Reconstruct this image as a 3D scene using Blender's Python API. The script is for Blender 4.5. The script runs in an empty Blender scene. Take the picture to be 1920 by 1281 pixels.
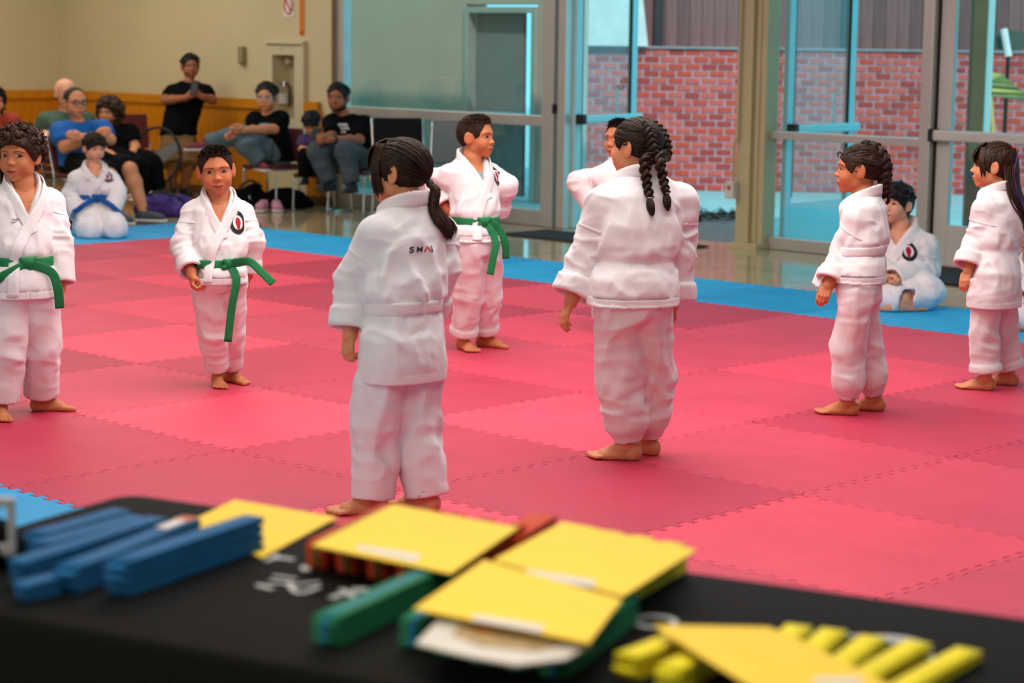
import bpy, bmesh, math, random
import numpy as np
from mathutils import Vector, Matrix, Euler
from mathutils.bvhtree import BVHTree
random.seed(7)
S = bpy.context.scene
COL = S.collection
# ------------------------------------------------------------------ camera
FPX, CAM_H, PITCH, ROLL, YAW, CAMX, CAMY = 3930.23, 1.61758, .145703, .0127444, 2.3421746, 4.366646, -4.988744
CP = np.array([CAMX, CAMY, CAM_H])
CD = np.array([math.cos(YAW)*math.cos(PITCH), math.sin(YAW)*math.cos(PITCH), -math.sin(PITCH)])
_r = np.array([math.sin(YAW), -math.cos(YAW), 0.0]); _u = np.cross(_r, CD)
CR = _r*math.cos(ROLL)+_u*math.sin(ROLL); CU = -_r*math.sin(ROLL)+_u*math.cos(ROLL)
cam = bpy.data.cameras.new('camera'); camo = bpy.data.objects.new('camera', cam); COL.objects.link(camo)
camo.matrix_world = Matrix(((CR[0], CU[0], -CD[0], CP[0]), (CR[1], CU[1], -CD[1], CP[1]), (CR[2], CU[2], -CD[2], CP[2]), (0, 0, 0, 1)))
cam.sensor_fit = 'HORIZONTAL'; cam.sensor_width = 36; cam.lens = FPX/1920*36
cam.clip_start = .1; cam.clip_end = 200
cam.dof.use_dof = True; cam.dof.focus_distance = 8.6; cam.dof.aperture_fstop = 3.2
S.camera = camo
S.view_settings.view_transform = 'Standard'; S.view_settings.look = 'None'
S.view_settings.exposure = 0.0; S.view_settings.gamma = 1.0; S.view_settings.use_curve_mapping = False
S.cycles.use_denoising = True
S.cycles.max_bounces = 8; S.cycles.transparent_max_bounces = 12; S.cycles.caustics_reflective = False; S.cycles.caustics_refractive = False
S.cycles.sample_clamp_indirect = 6
# ------------------------------------------------------------------ world and lights
W = bpy.data.worlds.new('sky'); S.world = W; W.use_nodes = True
_bg = W.node_tree.nodes['Background']; _bg.inputs[0].default_value = (.20, .74, .92, 1); _bg.inputs[1].default_value = 1.6
def area(name, loc, target, sx, sy, power, color):
    l = bpy.data.lights.new(name, 'AREA'); l.shape = 'RECTANGLE'; l.size = sx; l.size_y = sy; l.energy = power; l.color = color
    o = bpy.data.objects.new(name, l); COL.objects.link(o); o.location = loc
    o.rotation_euler = (Vector(target)-Vector(loc)).to_track_quat('-Z', 'Y').to_euler()
    return o
WARM = (1.0, .955, .90)
area('ceiling_panel_light', (-1.5, 1.5, 3.5), (-1.5, 1.5, 0), 4.0, 4.0, 245, WARM)
area('ceiling_panel_light', (-7.0, 3.0, 3.5), (-7.0, 3.0, 0), 4.0, 5.0, 140, WARM)
area('ceiling_panel_light', (-12.5, 5.2, 3.5), (-12.5, 5.2, 0), 3.0, 3.0, 105, WARM)
area('ceiling_panel_light', (2.6, -3.4, 3.5), (2.6, -3.4, 0), 2.5, 2.5, 80, WARM)  # unseen extra panel, added to brighten the table
area('window_light', (-2.5, -8.2, 2.1), (-2.0, 2.0, .7), 9.0, 2.6, 150, (1.0, .985, .97))
sun = bpy.data.lights.new('sun', 'SUN'); sun.energy = 2.2; sun.angle = .02; sun.color = (1, .9, .74)
suno = bpy.data.objects.new('sun', sun); COL.objects.link(suno); suno.rotation_euler = Vector((-.62, .42, -.66)).to_track_quat('-Z', 'Y').to_euler()
# ------------------------------------------------------------------ picture measures -> places
def ray(px, py): return CD*FPX+CR*(px-960)+CU*(640.5-py)
def ongnd(px, py, z=0.0):
    v = ray(px, py); return CP+v*((z-CP[2])/v[2])
def at(px, py, depth): return CP+ray(px, py)*(depth/FPX)
def onpl(px, py, ax, val):
    v = ray(px, py); return CP+v*((val-CP[ax])/v[ax])
def depth_of(w): return float((np.asarray(w)-CP) @ CD)
# ------------------------------------------------------------------ materials
MATS = {}
def srgb(r, g, b):
    f = lambda c: (c/255/12.92) if c/255 <= .04045 else ((c/255+.055)/1.055)**2.4
    return (f(r), f(g), f(b))
def mat(name, col, rough=.6, metal=0.0, spec=.4, var=.12, vscale=6.0, bump=0.0, bscale=60.0, trans=0.0, emit=0.0, sheen=0.0, objcol=False, aniso=None, sss=0.0, wave=None):
    if name in MATS: return MATS[name]
    m = bpy.data.materials.new(name); m.use_nodes = True; nt = m.node_tree; N = nt.nodes; L = nt.links
    b = N['Principled BSDF']; b.inputs['Roughness'].default_value = rough; b.inputs['Metallic'].default_value = metal
    b.inputs['Specular IOR Level'].default_value = spec
    if sheen: b.inputs['Sheen Weight'].default_value = sheen
    if sss:
        b.inputs['Subsurface Weight'].default_value = sss; b.inputs['Subsurface Radius'].default_value = (.010, .004, .002); b.inputs['Subsurface Scale'].default_value = 1.0
    if trans: b.inputs['Transmission Weight'].default_value = trans
    tc = N.new('ShaderNodeTexCoord'); mp = N.new('ShaderNodeMapping'); L.new(tc.outputs['Object'], mp.inputs['Vector'])
    if aniso: mp.inputs['Scale'].default_value = aniso
    nz = N.new('ShaderNodeTexNoise'); nz.inputs['Scale'].default_value = vscale; nz.inputs['Detail'].default_value = 5; L.new(mp.outputs[0], nz.inputs['Vector'])
    mx = N.new('ShaderNodeMix'); mx.data_type = 'RGBA'; mx.blend_type = 'MULTIPLY'; mx.inputs[0].default_value = 1.0
    rp = N.new('ShaderNodeValToRGB'); rp.color_ramp.elements[0].position = .3; rp.color_ramp.elements[1].position = .7
    lo = 1-var; rp.color_ramp.elements[0].color = (lo, lo, lo, 1); rp.color_ramp.elements[1].color = (1+var*.4,)*3+(1,)
    L.new(nz.outputs['Fac'], rp.inputs[0]); L.new(rp.outputs[0], mx.inputs[7])
    if objcol:
        oi = N.new('ShaderNodeObjectInfo'); L.new(oi.outputs['Color'], mx.inputs[6])
    else: mx.inputs[6].default_value = (*col, 1)
    L.new(mx.outputs[2], b.inputs['Base Color'])
    if bump:
        n2 = N.new('ShaderNodeTexNoise'); n2.inputs['Scale'].default_value = bscale; n2.inputs['Detail'].default_value = 4; L.new(mp.outputs[0], n2.inputs['Vector'])
        bp = N.new('ShaderNodeBump'); bp.inputs['Strength'].default_value = bump; bp.inputs['Distance'].default_value = .004
        L.new(n2.outputs['Fac'], bp.inputs['Height']); L.new(bp.outputs[0], b.inputs['Normal'])
    if emit: b.inputs['Emission Color'].default_value = (*col, 1); b.inputs['Emission Strength'].default_value = emit
    MATS[name] = m; return m
def glass_mat(name, tint=(.93, .97, .97), refl=.9, rough=.01):
    if name in MATS: return MATS[name]
    m = bpy.data.materials.new(name); m.use_nodes = True; nt = m.node_tree; N = nt.nodes; L = nt.links
    N.remove(N['Principled BSDF']); out = N['Material Output']
    t = N.new('ShaderNodeBsdfTransparent'); t.inputs[0].default_value = (*tint, 1)
    g = N.new('ShaderNodeBsdfGlossy'); g.inputs['Roughness'].default_value = rough; g.inputs['Color'].default_value = (refl, refl, refl, 1)
    lw = N.new('ShaderNodeLayerWeight'); lw.inputs['Blend'].default_value = .5
    pw = N.new('ShaderNodeMath'); pw.operation = 'POWER'; pw.inputs[1].default_value = 4.0; L.new(lw.outputs['Facing'], pw.inputs[0])
    ma = N.new('ShaderNodeMath'); ma.operation = 'MULTIPLY_ADD'; ma.inputs[1].default_value = .9; ma.inputs[2].default_value = .045; L.new(pw.outputs[0], ma.inputs[0])
    mx = N.new('ShaderNodeMixShader'); L.new(ma.outputs[0], mx.inputs[0]); L.new(t.outputs[0], mx.inputs[1]); L.new(g.outputs[0], mx.inputs[2]); L.new(mx.outputs[0], out.inputs['Surface'])
    MATS[name] = m; return m
# ------------------------------------------------------------------ mesh helpers
def mesh_np(name, V, FS, mi=None, smooth=True):
    """V (n,3); FS list of (m,k) int arrays; mi list of material indices per block"""
    me = bpy.data.meshes.new(name); V = np.asarray(V, np.float32); me.vertices.add(len(V)); me.vertices.foreach_set('co', V.ravel())
    FS = [np.asarray(f, np.int32) for f in FS if len(f)]
    nl = sum(f.size for f in FS); npoly = sum(len(f) for f in FS)
    me.loops.add(nl); me.polygons.add(npoly)
    me.loops.foreach_set('vertex_index', np.concatenate([f.ravel() for f in FS]))
    tot = np.concatenate([np.full(len(f), f.shape[1], np.int32) for f in FS]); st = np.concatenate([[0], np.cumsum(tot)[:-1]]).astype(np.int32)
    me.polygons.foreach_set('loop_start', st); me.polygons.foreach_set('loop_total', tot)
    me.polygons.foreach_set('use_smooth', np.full(npoly, smooth, bool))
    if mi is not None: me.polygons.foreach_set('material_index', np.concatenate([np.full(len(f), i, np.int32) for f, i in zip(FS, mi)]))
    me.update(calc_edges=True); me.validate(); return me
class MB:
    def __init__(s): s.V = []; s.F = []; s.n = 0; s.mi = []
    def add(s, V, F, mi=0):
        V = np.asarray(V, float)
        Fs = F if isinstance(F, list) and len(F) and isinstance(F[0], np.ndarray) and F[0].ndim == 2 else [np.asarray(F, int)]
        for f in Fs:
            if len(f): s.F.append(np.asarray(f, int)+s.n); s.mi.append(mi)
        s.V.append(V); s.n += len(V); return s
    def box(s, c, d, R=None, mi=0):
        c = np.asarray(c, float); d = np.asarray(d, float)/2
        P = np.array([(x, y, z) for x in (-1, 1) for y in (-1, 1) for z in (-1, 1)], float)*d
        if R is not None: P = P @ np.asarray(R).T
        return s.add(P+c, [(0, 1, 3, 2), (4, 6, 7, 5), (0, 4, 5, 1), (2, 3, 7, 6), (0, 2, 6, 4), (1, 5, 7, 3)], mi)
    def tube(s, P, r, n=8, mi=0, caps=True, flat=None):
        V, F = tube(P, r, n, caps); return s.add(V, F, mi)
    def data(s): return np.concatenate(s.V), s.F, s.mi
    def mesh(s, name, smooth=True):
        V, F, mi = s.data(); return mesh_np(name, V, F, mi, smooth)
def tube(P, r, n=8, caps=True):
    P = np.asarray(P, float); m = len(P); r = np.broadcast_to(np.asarray(r, float), (m,))
    T = np.gradient(P, axis=0); T /= np.linalg.norm(T, axis=1)[:, None]+1e-12
    up = np.array([0, 0, 1.0]) if abs(T[0][2]) < .9 else np.array([1.0, 0, 0])
    A = np.zeros_like(P); a = up
    for i in range(m):
        a = a-T[i]*(a @ T[i]); a = a/(np.linalg.norm(a)+1e-12); A[i] = a
    B = np.cross(T, A); th = np.arange(n)*2*math.pi/n
    V = (P[:, None]+r[:, None, None]*(np.cos(th)[None, :, None]*A[:, None]+np.sin(th)[None, :, None]*B[:, None])).reshape(-1, 3)
    i = np.arange(m-1)[:, None]*n; j = np.arange(n)[None]; k = (j+1) % n
    F = np.stack([i+j, i+k, i+n+k, i+n+j], -1).reshape(-1, 4)
    if caps:
        V = np.concatenate([V, P[:1], P[-1:]]); c0 = m*n; j = np.arange(n); k = (j+1) % n
        return V, [F, np.stack([k, j, np.full(n, c0)], -1), np.stack([(m-1)*n+j, (m-1)*n+k, np.full(n, c0+1)], -1)]
    return V, [F]
def put(name, me, m, parent=None, kind=None, label=None, cat=None, group=None, loc=None, bevel=0, rotz=None):
    if isinstance(me, MB): me = me.mesh(name, smooth=False)
    o = bpy.data.objects.new(name, me); COL.objects.link(o)
    for x in (m if isinstance(m, (list, tuple)) else [m]):
        if x and len(me.materials) < len(m if isinstance(m, (list, tuple)) else [m]): me.materials.append(x)
    if parent: o.parent = parent
    if loc is not None: o.location = loc
    if rotz is not None: o.rotation_euler = (0, 0, rotz)
    if bevel:
        md = o.modifiers.new('bevel', 'BEVEL'); md.width = bevel; md.segments = 2; md.limit_method = 'ANGLE'
    tag(o, label, cat, group, kind); return o
def tag(o, label=None, cat=None, group=None, kind=None):
    if label: o['label'] = label
    if cat: o['category'] = cat
    if group: o['group'] = group
    if kind: o['kind'] = kind
    return o
def empty(name, loc, label=None, cat=None, group=None, rotz=0, kind=None):
    o = bpy.data.objects.new(name, None); COL.objects.link(o); o.location = loc; o.rotation_euler = (0, 0, rotz); o.empty_display_size = .1
    return tag(o, label, cat, group, kind)
def copy_tree(o, parent=None):
    c = o.copy(); COL.objects.link(c); c.parent = parent
    for ch in [x for x in COL.objects if x.parent == o]: copy_tree(ch, c)
    return c
def boxm(c, d, R=None): return MB().box(c, d, R)
def qbox(x0, x1, y0, y1, z0, z1): return MB().box(((x0+x1)/2, (y0+y1)/2, (z0+z1)/2), (abs(x1-x0), abs(y1-y0), abs(z1-z0)))
# ================================================================== SETTING
FZ = -.025                                   # hall floor; the mat tops lie at z = 0
WY = 8.10; GY = 8.2; LX = -15.3               # back wall face, glazing plane, left wall face
def U(px, py=220, y=GY): return float(onpl(px, py, 1, y)[0])
def Z(px, py, y=GY): return float(onpl(px, py, 1, y)[2])
m_wall = mat('painted_wall', srgb(206, 192, 150), .75, var=.05, vscale=1.2, bump=.08, bscale=90)
m_ceil = mat('ceiling_paint', (.75, .74, .70), .8, var=.04)
m_alu = mat('aluminium_frame', (.62, .60, .56), .38, metal=.55, var=.05)
m_alu2 = mat('grey_door_paint', (.60, .585, .54), .45, metal=.1, var=.05)
m_dark = mat('black_rubber', (.012, .012, .014), .6, var=.2)
m_glass = glass_mat('window_glass')
m_oak = mat('varnished_oak', srgb(206, 128, 22), .32, var=.32, vscale=5, aniso=(3, 3, .5), bump=.05)
m_oak2 = mat('varnished_oak_rail', srgb(206, 132, 26), .28, var=.22, vscale=4, aniso=(.6, 3, 3))
def floor_mat():
    m = bpy.data.materials.new('marbled_vinyl'); m.use_nodes = True; N = m.node_tree.nodes; L = m.node_tree.links; b = N['Principled BSDF']
    b.inputs['Roughness'].default_value = .10; b.inputs['Specular IOR Level'].default_value = .55; b.inputs['Coat Weight'].default_value = .35; b.inputs['Coat Roughness'].default_value = .06
    tc = N.new('ShaderNodeTexCoord'); nz = N.new('ShaderNodeTexNoise'); nz.inputs['Scale'].default_value = 14; nz.inputs['Detail'].default_value = 8; nz.inputs['Distortion'].default_value = .8; L.new(tc.outputs['Object'], nz.inputs['Vector'])
    oi = N.new('ShaderNodeObjectInfo'); rp = N.new('ShaderNodeValToRGB'); rp.color_ramp.elements[0].color = (.62, .62, .62, 1); rp.color_ramp.elements[1].color = (1.1, 1.1, 1.1, 1); rp.color_ramp.elements[0].position = .3; rp.color_ramp.elements[1].position = .7
    mx = N.new('ShaderNodeMix'); mx.data_type = 'RGBA'; mx.blend_type = 'MULTIPLY'; mx.inputs[0].default_value = 1
    L.new(nz.outputs['Fac'], rp.inputs[0]); L.new(oi.outputs['Color'], mx.inputs[6]); L.new(rp.outputs[0], mx.inputs[7]); L.new(mx.outputs[2], b.inputs['Base Color']); return m
m_floor = floor_mat()
FCOL = [srgb(196, 182, 140), srgb(210, 180, 152), srgb(178, 172, 126), srgb(202, 174, 132)]
fl = put('floor', qbox(LX, 9.5, -9.5, GY+.1, FZ-.1, FZ-.003), m_floor, kind='structure', label='polished marbled vinyl floor around the mats'); fl.color = (*FCOL[0], 1)
tile_me = MB().box((0, 0, -.01), (.3015, .3015, .02)).mesh('floor_tile', False); tile_me.materials.append(m_floor)
for i in range(28):
    for j in range(8):
        x = -10.3+i*.305; y = 5.72+j*.305
        w = np.array([x, y, FZ]); q = w-CP; px = 960+FPX*(q @ CR)/(q @ CD)
        if y < 6.1 or px > 1990 or px < 440: continue
        t = bpy.data.objects.new('floor_tile', tile_me); COL.objects.link(t); t.parent = fl; t.location = (x, y, FZ+random.uniform(-.0004, .0004))
        t.color = (*FCOL[(i*3+j*5+(i*j) % 3) % 4], 1); t.rotation_euler = (0, 0, random.choice((0, math.pi/2)))
put('ceiling', qbox(LX, 9.5, -9.5, GY+.1, 3.7, 3.8), m_ceil, kind='structure', label='pale ceiling of the hall')
XW = U(621, y=WY)                           # end of the solid back wall
xc0, xc1 = U(515, y=WY), U(556, y=WY)       # recess of the extinguisher cabinet
zc0, zc1 = Z(535, 222, WY), Z(535, 103, WY)
wb = MB()
wb.box(((LX+xc0)/2, WY+.11, 1.84), (xc0-LX, .22, 3.72)); wb.box(((xc1+XW)/2, WY+.11, 1.84), (XW-xc1, .22, 3.72))
wb.box(((xc0+xc1)/2, WY+.11, (zc0+FZ)/2), (xc1-xc0, .22, zc0-FZ)); wb.box(((xc0+xc1)/2, WY+.11, (zc1+3.7)/2), (xc1-xc0, .22, 3.7-zc1)); wb.box(((xc0+xc1)/2, WY+.2, (zc0+zc1)/2), (xc1-xc0, .04, zc1-zc0))
wall_back = put('wall_back', wb, m_wall, kind='structure', label='beige painted back wall above oak wainscot')
wall_left = put('wall_left', qbox(LX-.2, LX, -9.5, WY+.22, FZ, 3.7), m_wall, kind='structure', label='beige side wall left of the corner')
put('wall_near', qbox(LX, 9.5, -9.7, -9.5, FZ, 3.7), m_wall, kind='structure', label='wall behind the camera')
put('wall_right', qbox(9.5, 9.7, -9.7, GY+.2, FZ, 3.7), m_wall, kind='structure', label='side wall right of the camera')
put('wall_header', qbox(XW, 9.5, GY-.1, GY+.12, 2.75, 3.7), m_wall, kind='structure', label='wall band above the glazing')
# wainscot: planks and cap rail
plank = MB().box((0, 0, .44), (.104, .028, .86)).mesh('plank', False); plank.materials.append(m_oak)
wains = empty('trim_1', (0, 0, 0), 'varnished oak wainscot along the back and side walls', kind='structure')
x = LX+.06; xe1 = U(508, y=WY)
xs = []
while x < xe1: xs.append(x); x += .108
x = U(579, y=WY)+.05
while x < U(603, y=WY): xs.append(x); x += .108
for x in xs:
    o = bpy.data.objects.new('plank', plank); COL.objects.link(o); o.parent = wains; o.location = (x, WY-.016, FZ+.02)
put('baseboard_left', qbox(LX, LX+.045, 2, WY, FZ, FZ+.08), mat('dark_base', (.10, .045, .02), .5), kind='structure', label='dark baseboard of the side wall')
y = WY-.1
while y > 4.4:
    o = bpy.data.objects.new('plank', plank); COL.objects.link(o); o.parent = wains; o.location = (LX+.016, y, FZ+.02); o.rotation_euler = (0, 0, math.pi/2); y -= .108
put('cap_rail', qbox(LX, xe1, WY-.06, WY, .86, .955), m_oak2, wains, bevel=.008)
put('cap_rail', qbox(U(577, y=WY), U(603, y=WY), WY-.06, WY, .86, .955), m_oak2, wains, bevel=.008)
put('cap_rail', qbox(LX, LX+.06, 4.3, WY, .86, .955), m_oak2, wains, bevel=.008)
put('baseboard_back', qbox(LX, XW, WY-.045, WY, FZ, FZ+.08), mat('dark_base', (.10, .045, .02), .5), kind='structure', label='dark baseboard under the wainscot')
# ---------------------------------------------------------------- glazing
def zat(px, py): return Z(px, py)
fr = empty('window_1', (U(840), GY, FZ), 'large fixed window pane with aluminium frame left of the open door', kind='structure')
def fbox(name, x0, x1, z0, z1, par, m=m_alu, y0=GY-.05, y1=GY+.05, bev=.004):
    c = np.array([(x0+x1)/2, (y0+y1)/2, (z0+z1)/2]); pl = np.array(par.matrix_basis.translation)
    return put(name, MB().box(c-pl, (abs(x1-x0), abs(y1-y0), abs(z1-z0))), m, par, bevel=bev)
xa0, xa1 = U(631), U(651); xb0, xb1 = U(1027), U(1049)
put('trim_2', qbox(XW+.001, XW+.012, WY+.002, GY-.05, FZ, 2.8), mat('tan_trim', srgb(168, 140, 100), .6), kind='structure', label='tan trim at the end of the back wall')
fbox('mullion', xa0, xa1, FZ, 2.75, fr); fbox('mullion', xb0, xb1, FZ, 2.75, fr, y0=GY-.08)
fbox('rail', xa1, xb0, .835, .925, fr); fbox('sill', xa1, xb0, FZ, .11, fr)
fbox('pane', xa1, xb0, .925, 2.75, fr, m_glass, GY-.004, GY+.004, 0); fbox('pane', xa1, xb0, .11, .835, fr, m_glass, GY-.004, GY+.004, 0)
# open glazed doors
m_white_door = mat('skylit_door_enamel', (.42, .74, .78), .4, var=.04)  # pale enamel with the cyan of the skylight put into its colour
def glazed_door(name, hinge, ang, w, h, kick, zbar, label, kind='structure'):
    """leaf from hinge point, turned ang from +x about z, bar on the inner side (-y)"""
    d = empty(name, (hinge[0], hinge[1], FZ), label, rotz=ang, kind=kind)
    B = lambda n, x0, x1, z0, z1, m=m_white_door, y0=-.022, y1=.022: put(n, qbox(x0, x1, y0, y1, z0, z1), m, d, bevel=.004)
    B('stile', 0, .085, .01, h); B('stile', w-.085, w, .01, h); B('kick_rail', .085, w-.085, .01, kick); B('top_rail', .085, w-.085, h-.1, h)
    put('pane', qbox(.085, w-.085, -.003, .003, kick, h-.1), m_glass, d)
    put('gasket', MB().box((w-.09, -.012, (kick+h)/2), (.012, .02, h-.1-kick)).box((.09, -.012, (kick+h)/2), (.012, .02, h-.1-kick)), m_dark, d)
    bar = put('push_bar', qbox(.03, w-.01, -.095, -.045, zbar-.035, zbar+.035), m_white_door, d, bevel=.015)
    put('bar_end', qbox(.0, .05, -.10, -.02, zbar-.042, zbar+.042), m_dark, bar)
    put('pull_handle', MB().tube([(w-.15, .03, zbar-.02), (w-.15, .08, zbar), (w-.15, .08, zbar+.25), (w-.15, .03, zbar+.27)], .011), m_alu, d)
    return d
def swing(pxh, pxf, w, y0=GY):
    """angle so that a leaf of width w hinged under column pxh ends under column pxf (outward)"""
    hx = U(pxh, 300, y0); best = None
    for k in range(5, 175):
        a = math.radians(k); e = np.array([hx+w*math.cos(a), y0+w*math.sin(a), .6]); q = e-CP; px = 960+FPX*(q @ CR)/(q @ CD)
        if best is None or abs(px-pxf) < best[0]: best = (abs(px-pxf), a)
    return hx, best[1]
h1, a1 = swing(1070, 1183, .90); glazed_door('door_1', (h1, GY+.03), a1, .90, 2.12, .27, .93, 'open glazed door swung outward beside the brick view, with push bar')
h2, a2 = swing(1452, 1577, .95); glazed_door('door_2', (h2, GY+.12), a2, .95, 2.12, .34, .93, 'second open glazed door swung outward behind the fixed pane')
jm = put('trim_3', qbox(U(1055), U(1069), GY-.07, GY+.05, FZ, 2.75), m_alu, kind='structure', label='silver jamb at the hinge of the open door', bevel=.004)
put('hinge', MB().box((U(1050), GY-.06, .99), (.04, .04, .08)), m_dark, jm)
# steel column with conduit and box
xp0, xp1 = U(1388, y=WY-.05), U(1432, y=WY-.05)
m_post = mat('beige_steel_post', srgb(186, 174, 134), .55, var=.06)
colo = empty('trim_4', ((xp0+xp1)/2, WY, FZ), 'beige steel column between the two door bays', kind='structure')
pb = MB(); pw = xp1-xp0
pb.box((-pw*.22, .03, 1.4), (pw*.56, .22, 2.78)); pb.box((pw*.16, .01, 1.4), (pw*.20, .10, 2.78)); pb.box((pw*.38, .05, 1.4), (pw*.24, .16, 2.78)); pb.box((0, .0, .02), (pw+.04, .26, .05))
put('shaft', pb, m_post, colo, bevel=.006)
cd = empty('junction_box', tuple(np.array([xp0-.01, WY-.12, float(Z(1388, 357, WY-.1))])), 'small grey electrical box with conduit on the steel column', 'electrical box')
put('box_body', MB().box((0, 0, 0), (.085, .07, .135)), mat('box_grey', (.62, .60, .55), .5), cd, bevel=.006)
put('switch', MB().box((.0, -.038, .02), (.03, .012, .03)), mat('switch_red', (.5, .08, .05), .5), cd)
put('conduit', MB().tube([(0, .01, .06), (0.0, .01, .35), (.035, .01, .4), (.035, .01, 1.9)], .012), m_post, cd)
# right bay: fixed pane and closed door leaf
w2 = empty('window_2', (U(1580), GY, FZ), 'fixed glazed panel with mid rail right of the steel column', kind='structure')
xd0, xd1, xd2 = U(1424), U(1441), U(1737)
fbox('stile', xd0, xd1, FZ, 2.75, w2); zr0 = .835
fbox('rail', xd1, xd2, zr0, zr0+.06, w2); fbox('sill', xd1, xd2, FZ, .07, w2)
fbox('pane', xd1, xd2, .07, zr0, w2, m_glass, GY-.004, GY+.004, 0); fbox('pane', xd1, xd2, zr0+.06, 2.75, w2, m_glass, GY-.004, GY+.004, 0)
xe0 = U(1757)
fbox('mullion', xd2, xe0, FZ, 2.75, w2, m_alu, GY-.09, GY+.06); fbox('gap_seal', xe0, xe0+.015, FZ, 2.75, w2, m_dark, GY-.03, GY+.03, 0)
d3 = empty('door_3', (xe0+.02, GY, FZ), 'closed grey glazed door with push bar at the right edge', kind='structure')
DW = 1.06
for nm, x0, x1, z0, z1 in (('stile', 0, .115, .01, 2.15), ('stile', DW-.115, DW, .01, 2.15), ('kick_panel', .115, DW-.115, .01, .30), ('top_rail', .115, DW-.115, 2.03, 2.15)):
    put(nm, qbox(x0, x1, -.025, .025, z0, z1), m_alu2, d3, bevel=.004)
put('pane', qbox(.115, DW-.115, -.003, .003, .30, 2.03), m_glass, d3)
pbz = Z(1760, 253)-FZ
bar = put('push_bar', qbox(.0, DW, -.11, -.05, pbz-.04, pbz+.04), m_alu2, d3, bevel=.016); put('bar_end', qbox(-.02, .02, -.115, -.02, pbz-.045, pbz+.045), m_dark, bar)
w3 = empty('window_3', (xe0+2.2, GY, FZ), 'glazing beyond the closed door', kind='structure')
fbox('mullion', xe0+DW+.04, xe0+DW+.14, FZ, 2.75, w3); fbox('pane', xe0+DW+.14, 9.4, .0, 2.75, w3, m_glass, GY-.004, GY+.004, 0)
fbox('transom', xd0, xe0+DW+.1, 2.55, 2.75, w3)
# ---------------------------------------------------------------- outdoors
m_conc = mat('skylit_concrete', (.34, .55, .58), .8, var=.14, vscale=2.5, bump=.15)  # grey concrete, cyan cast of the sky mixed into the base colour
m_soil = mat('leaf_mulch', (.10, .07, .05), .95, var=.6, vscale=30, bump=.8, bscale=40)
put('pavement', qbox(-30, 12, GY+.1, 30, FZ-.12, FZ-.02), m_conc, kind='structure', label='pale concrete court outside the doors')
B0 = ongnd(1250, 357, FZ-.02); B1 = ongnd(1730, 364, FZ-.02); bd = (B1-B0)[:2]; bl = np.linalg.norm(bd); bd = bd/bl; bang = math.atan2(bd[1], bd[0])
brick_root = empty('wall_brick', (B0[0], B0[1], FZ-.02), 'red brick garden wall with pale mortar beyond the doors', rotz=bang, kind='structure')
BL, BH, BWD = .178, .0765, .09; XB0, XB1 = -1.35, 4.6; NR = 20
put('mortar', qbox(XB0, XB1, .012, .25, 0, NR*BH), mat('lavender_mortar', srgb(206, 176, 192), .9, var=.2, vscale=20, bump=.3), brick_root)
m_br = [mat('brick_%s' % n, srgb(*c), .85, var=.22, vscale=14, bump=.4) for n, c in (('red', (206, 82, 66)), ('rose', (212, 100, 90)), ('dark', (180, 70, 64)))]
bme = []
for k in range(3):
    me = MB().box((0, 0, 0), (BL-.02, BWD, BH-.02)).mesh('brick', False); me.materials.append(m_br[k]); bme.append(me)
rest = MB(); cand = []
for r in range(NR):
    nb = int((XB1-XB0)/BL)
    for c in range(nb):
        x = XB0+BL*(c+.5+(.5 if r % 2 else 0))
        if x > XB1-BL/2: continue
        w = B0+np.array([bd[0]*x, bd[1]*x, (r+.5)*BH]); q = w-CP; px = 960+FPX*(q @ CR)/(q @ CD)
        vis = (1184 < px < 1386) or (1578 < px < 1735) or (1440 < px < 1560)
        cand.append((0 if vis else 1, abs(px-1290) if px < 1400 else abs(px-1500)+60, x, r))
cand.sort()
for n, (a, b, x, r) in enumerate(cand):
    dy = random.uniform(-.004, .004)
    if n < 300:
        o = bpy.data.objects.new('brick', random.choice(bme)); COL.objects.link(o); o.parent = brick_root; o.location = (x, BWD/2-.002+dy, (r+.5)*BH)
    else: rest.box((x, BWD/2-.002+dy, (r+.5)*BH), (BL-.02, BWD, BH-.02), mi=random.randrange(3))
me = rest.mesh('brick_courses', False); o = put('brick_courses', me, m_br, brick_root, kind='stuff')
# siding above the brick
m_sid = mat('mauve_siding', srgb(122, 86, 86), .75, var=.18, vscale=6, aniso=(3, 3, .4), bump=.1)
m_sid2 = mat('mauve_siding_pale', srgb(140, 98, 98), .75, var=.18, vscale=6, aniso=(3, 3, .4), bump=.1)
sid = empty('wall_siding', (B0[0], B0[1], FZ-.02), 'mauve vertical board siding above the brick wall', rotz=bang, kind='structure')
bmes = []
for m in (m_sid, m_sid2):
    me = MB().box((0, 0, .75), (.126, .03, 1.5)).mesh('siding_board', False); me.materials.append(m); bmes.append(me)
x = -1.3
while x < 4.6:
    o = bpy.data.objects.new('siding_board', random.choice(bmes)); COL.objects.link(o); o.parent = sid; o.location = (x, .20, NR*BH); x += .132
put('backing_board', qbox(XB0, XB1, .22, .26, NR*BH, NR*BH+1.5), m_sid, sid)
put('cap_ledge', qbox(XB0, XB1, -.03, .24, NR*BH, NR*BH+.02), mat('ledge_grey', (.35, .33, .36), .8), sid)
put('batten', qbox(-.17, -.07, .12, .18, NR*BH+.02, NR*BH+1.5), mat('dark_batten', (.05, .04, .05), .8), sid)
put('batten', qbox(1.86, 1.95, .12, .18, NR*BH+.02, NR*BH+1.5), mat('dark_batten', (.05, .04, .05), .8), sid)
lp = MB(); v = [(-1.30, NR*BH+.02), (-.24, NR*BH+.02), (-.36, NR*BH+.95), (-1.30, NR*BH+.95)]
lp.add([(a, y, b) for y in (-.10, -.06) for a, b in v], [np.array([(0, 1, 2, 3), (7, 6, 5, 4), (0, 4, 5, 1), (1, 5, 6, 2), (2, 6, 7, 3), (3, 7, 4, 0)])])
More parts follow.
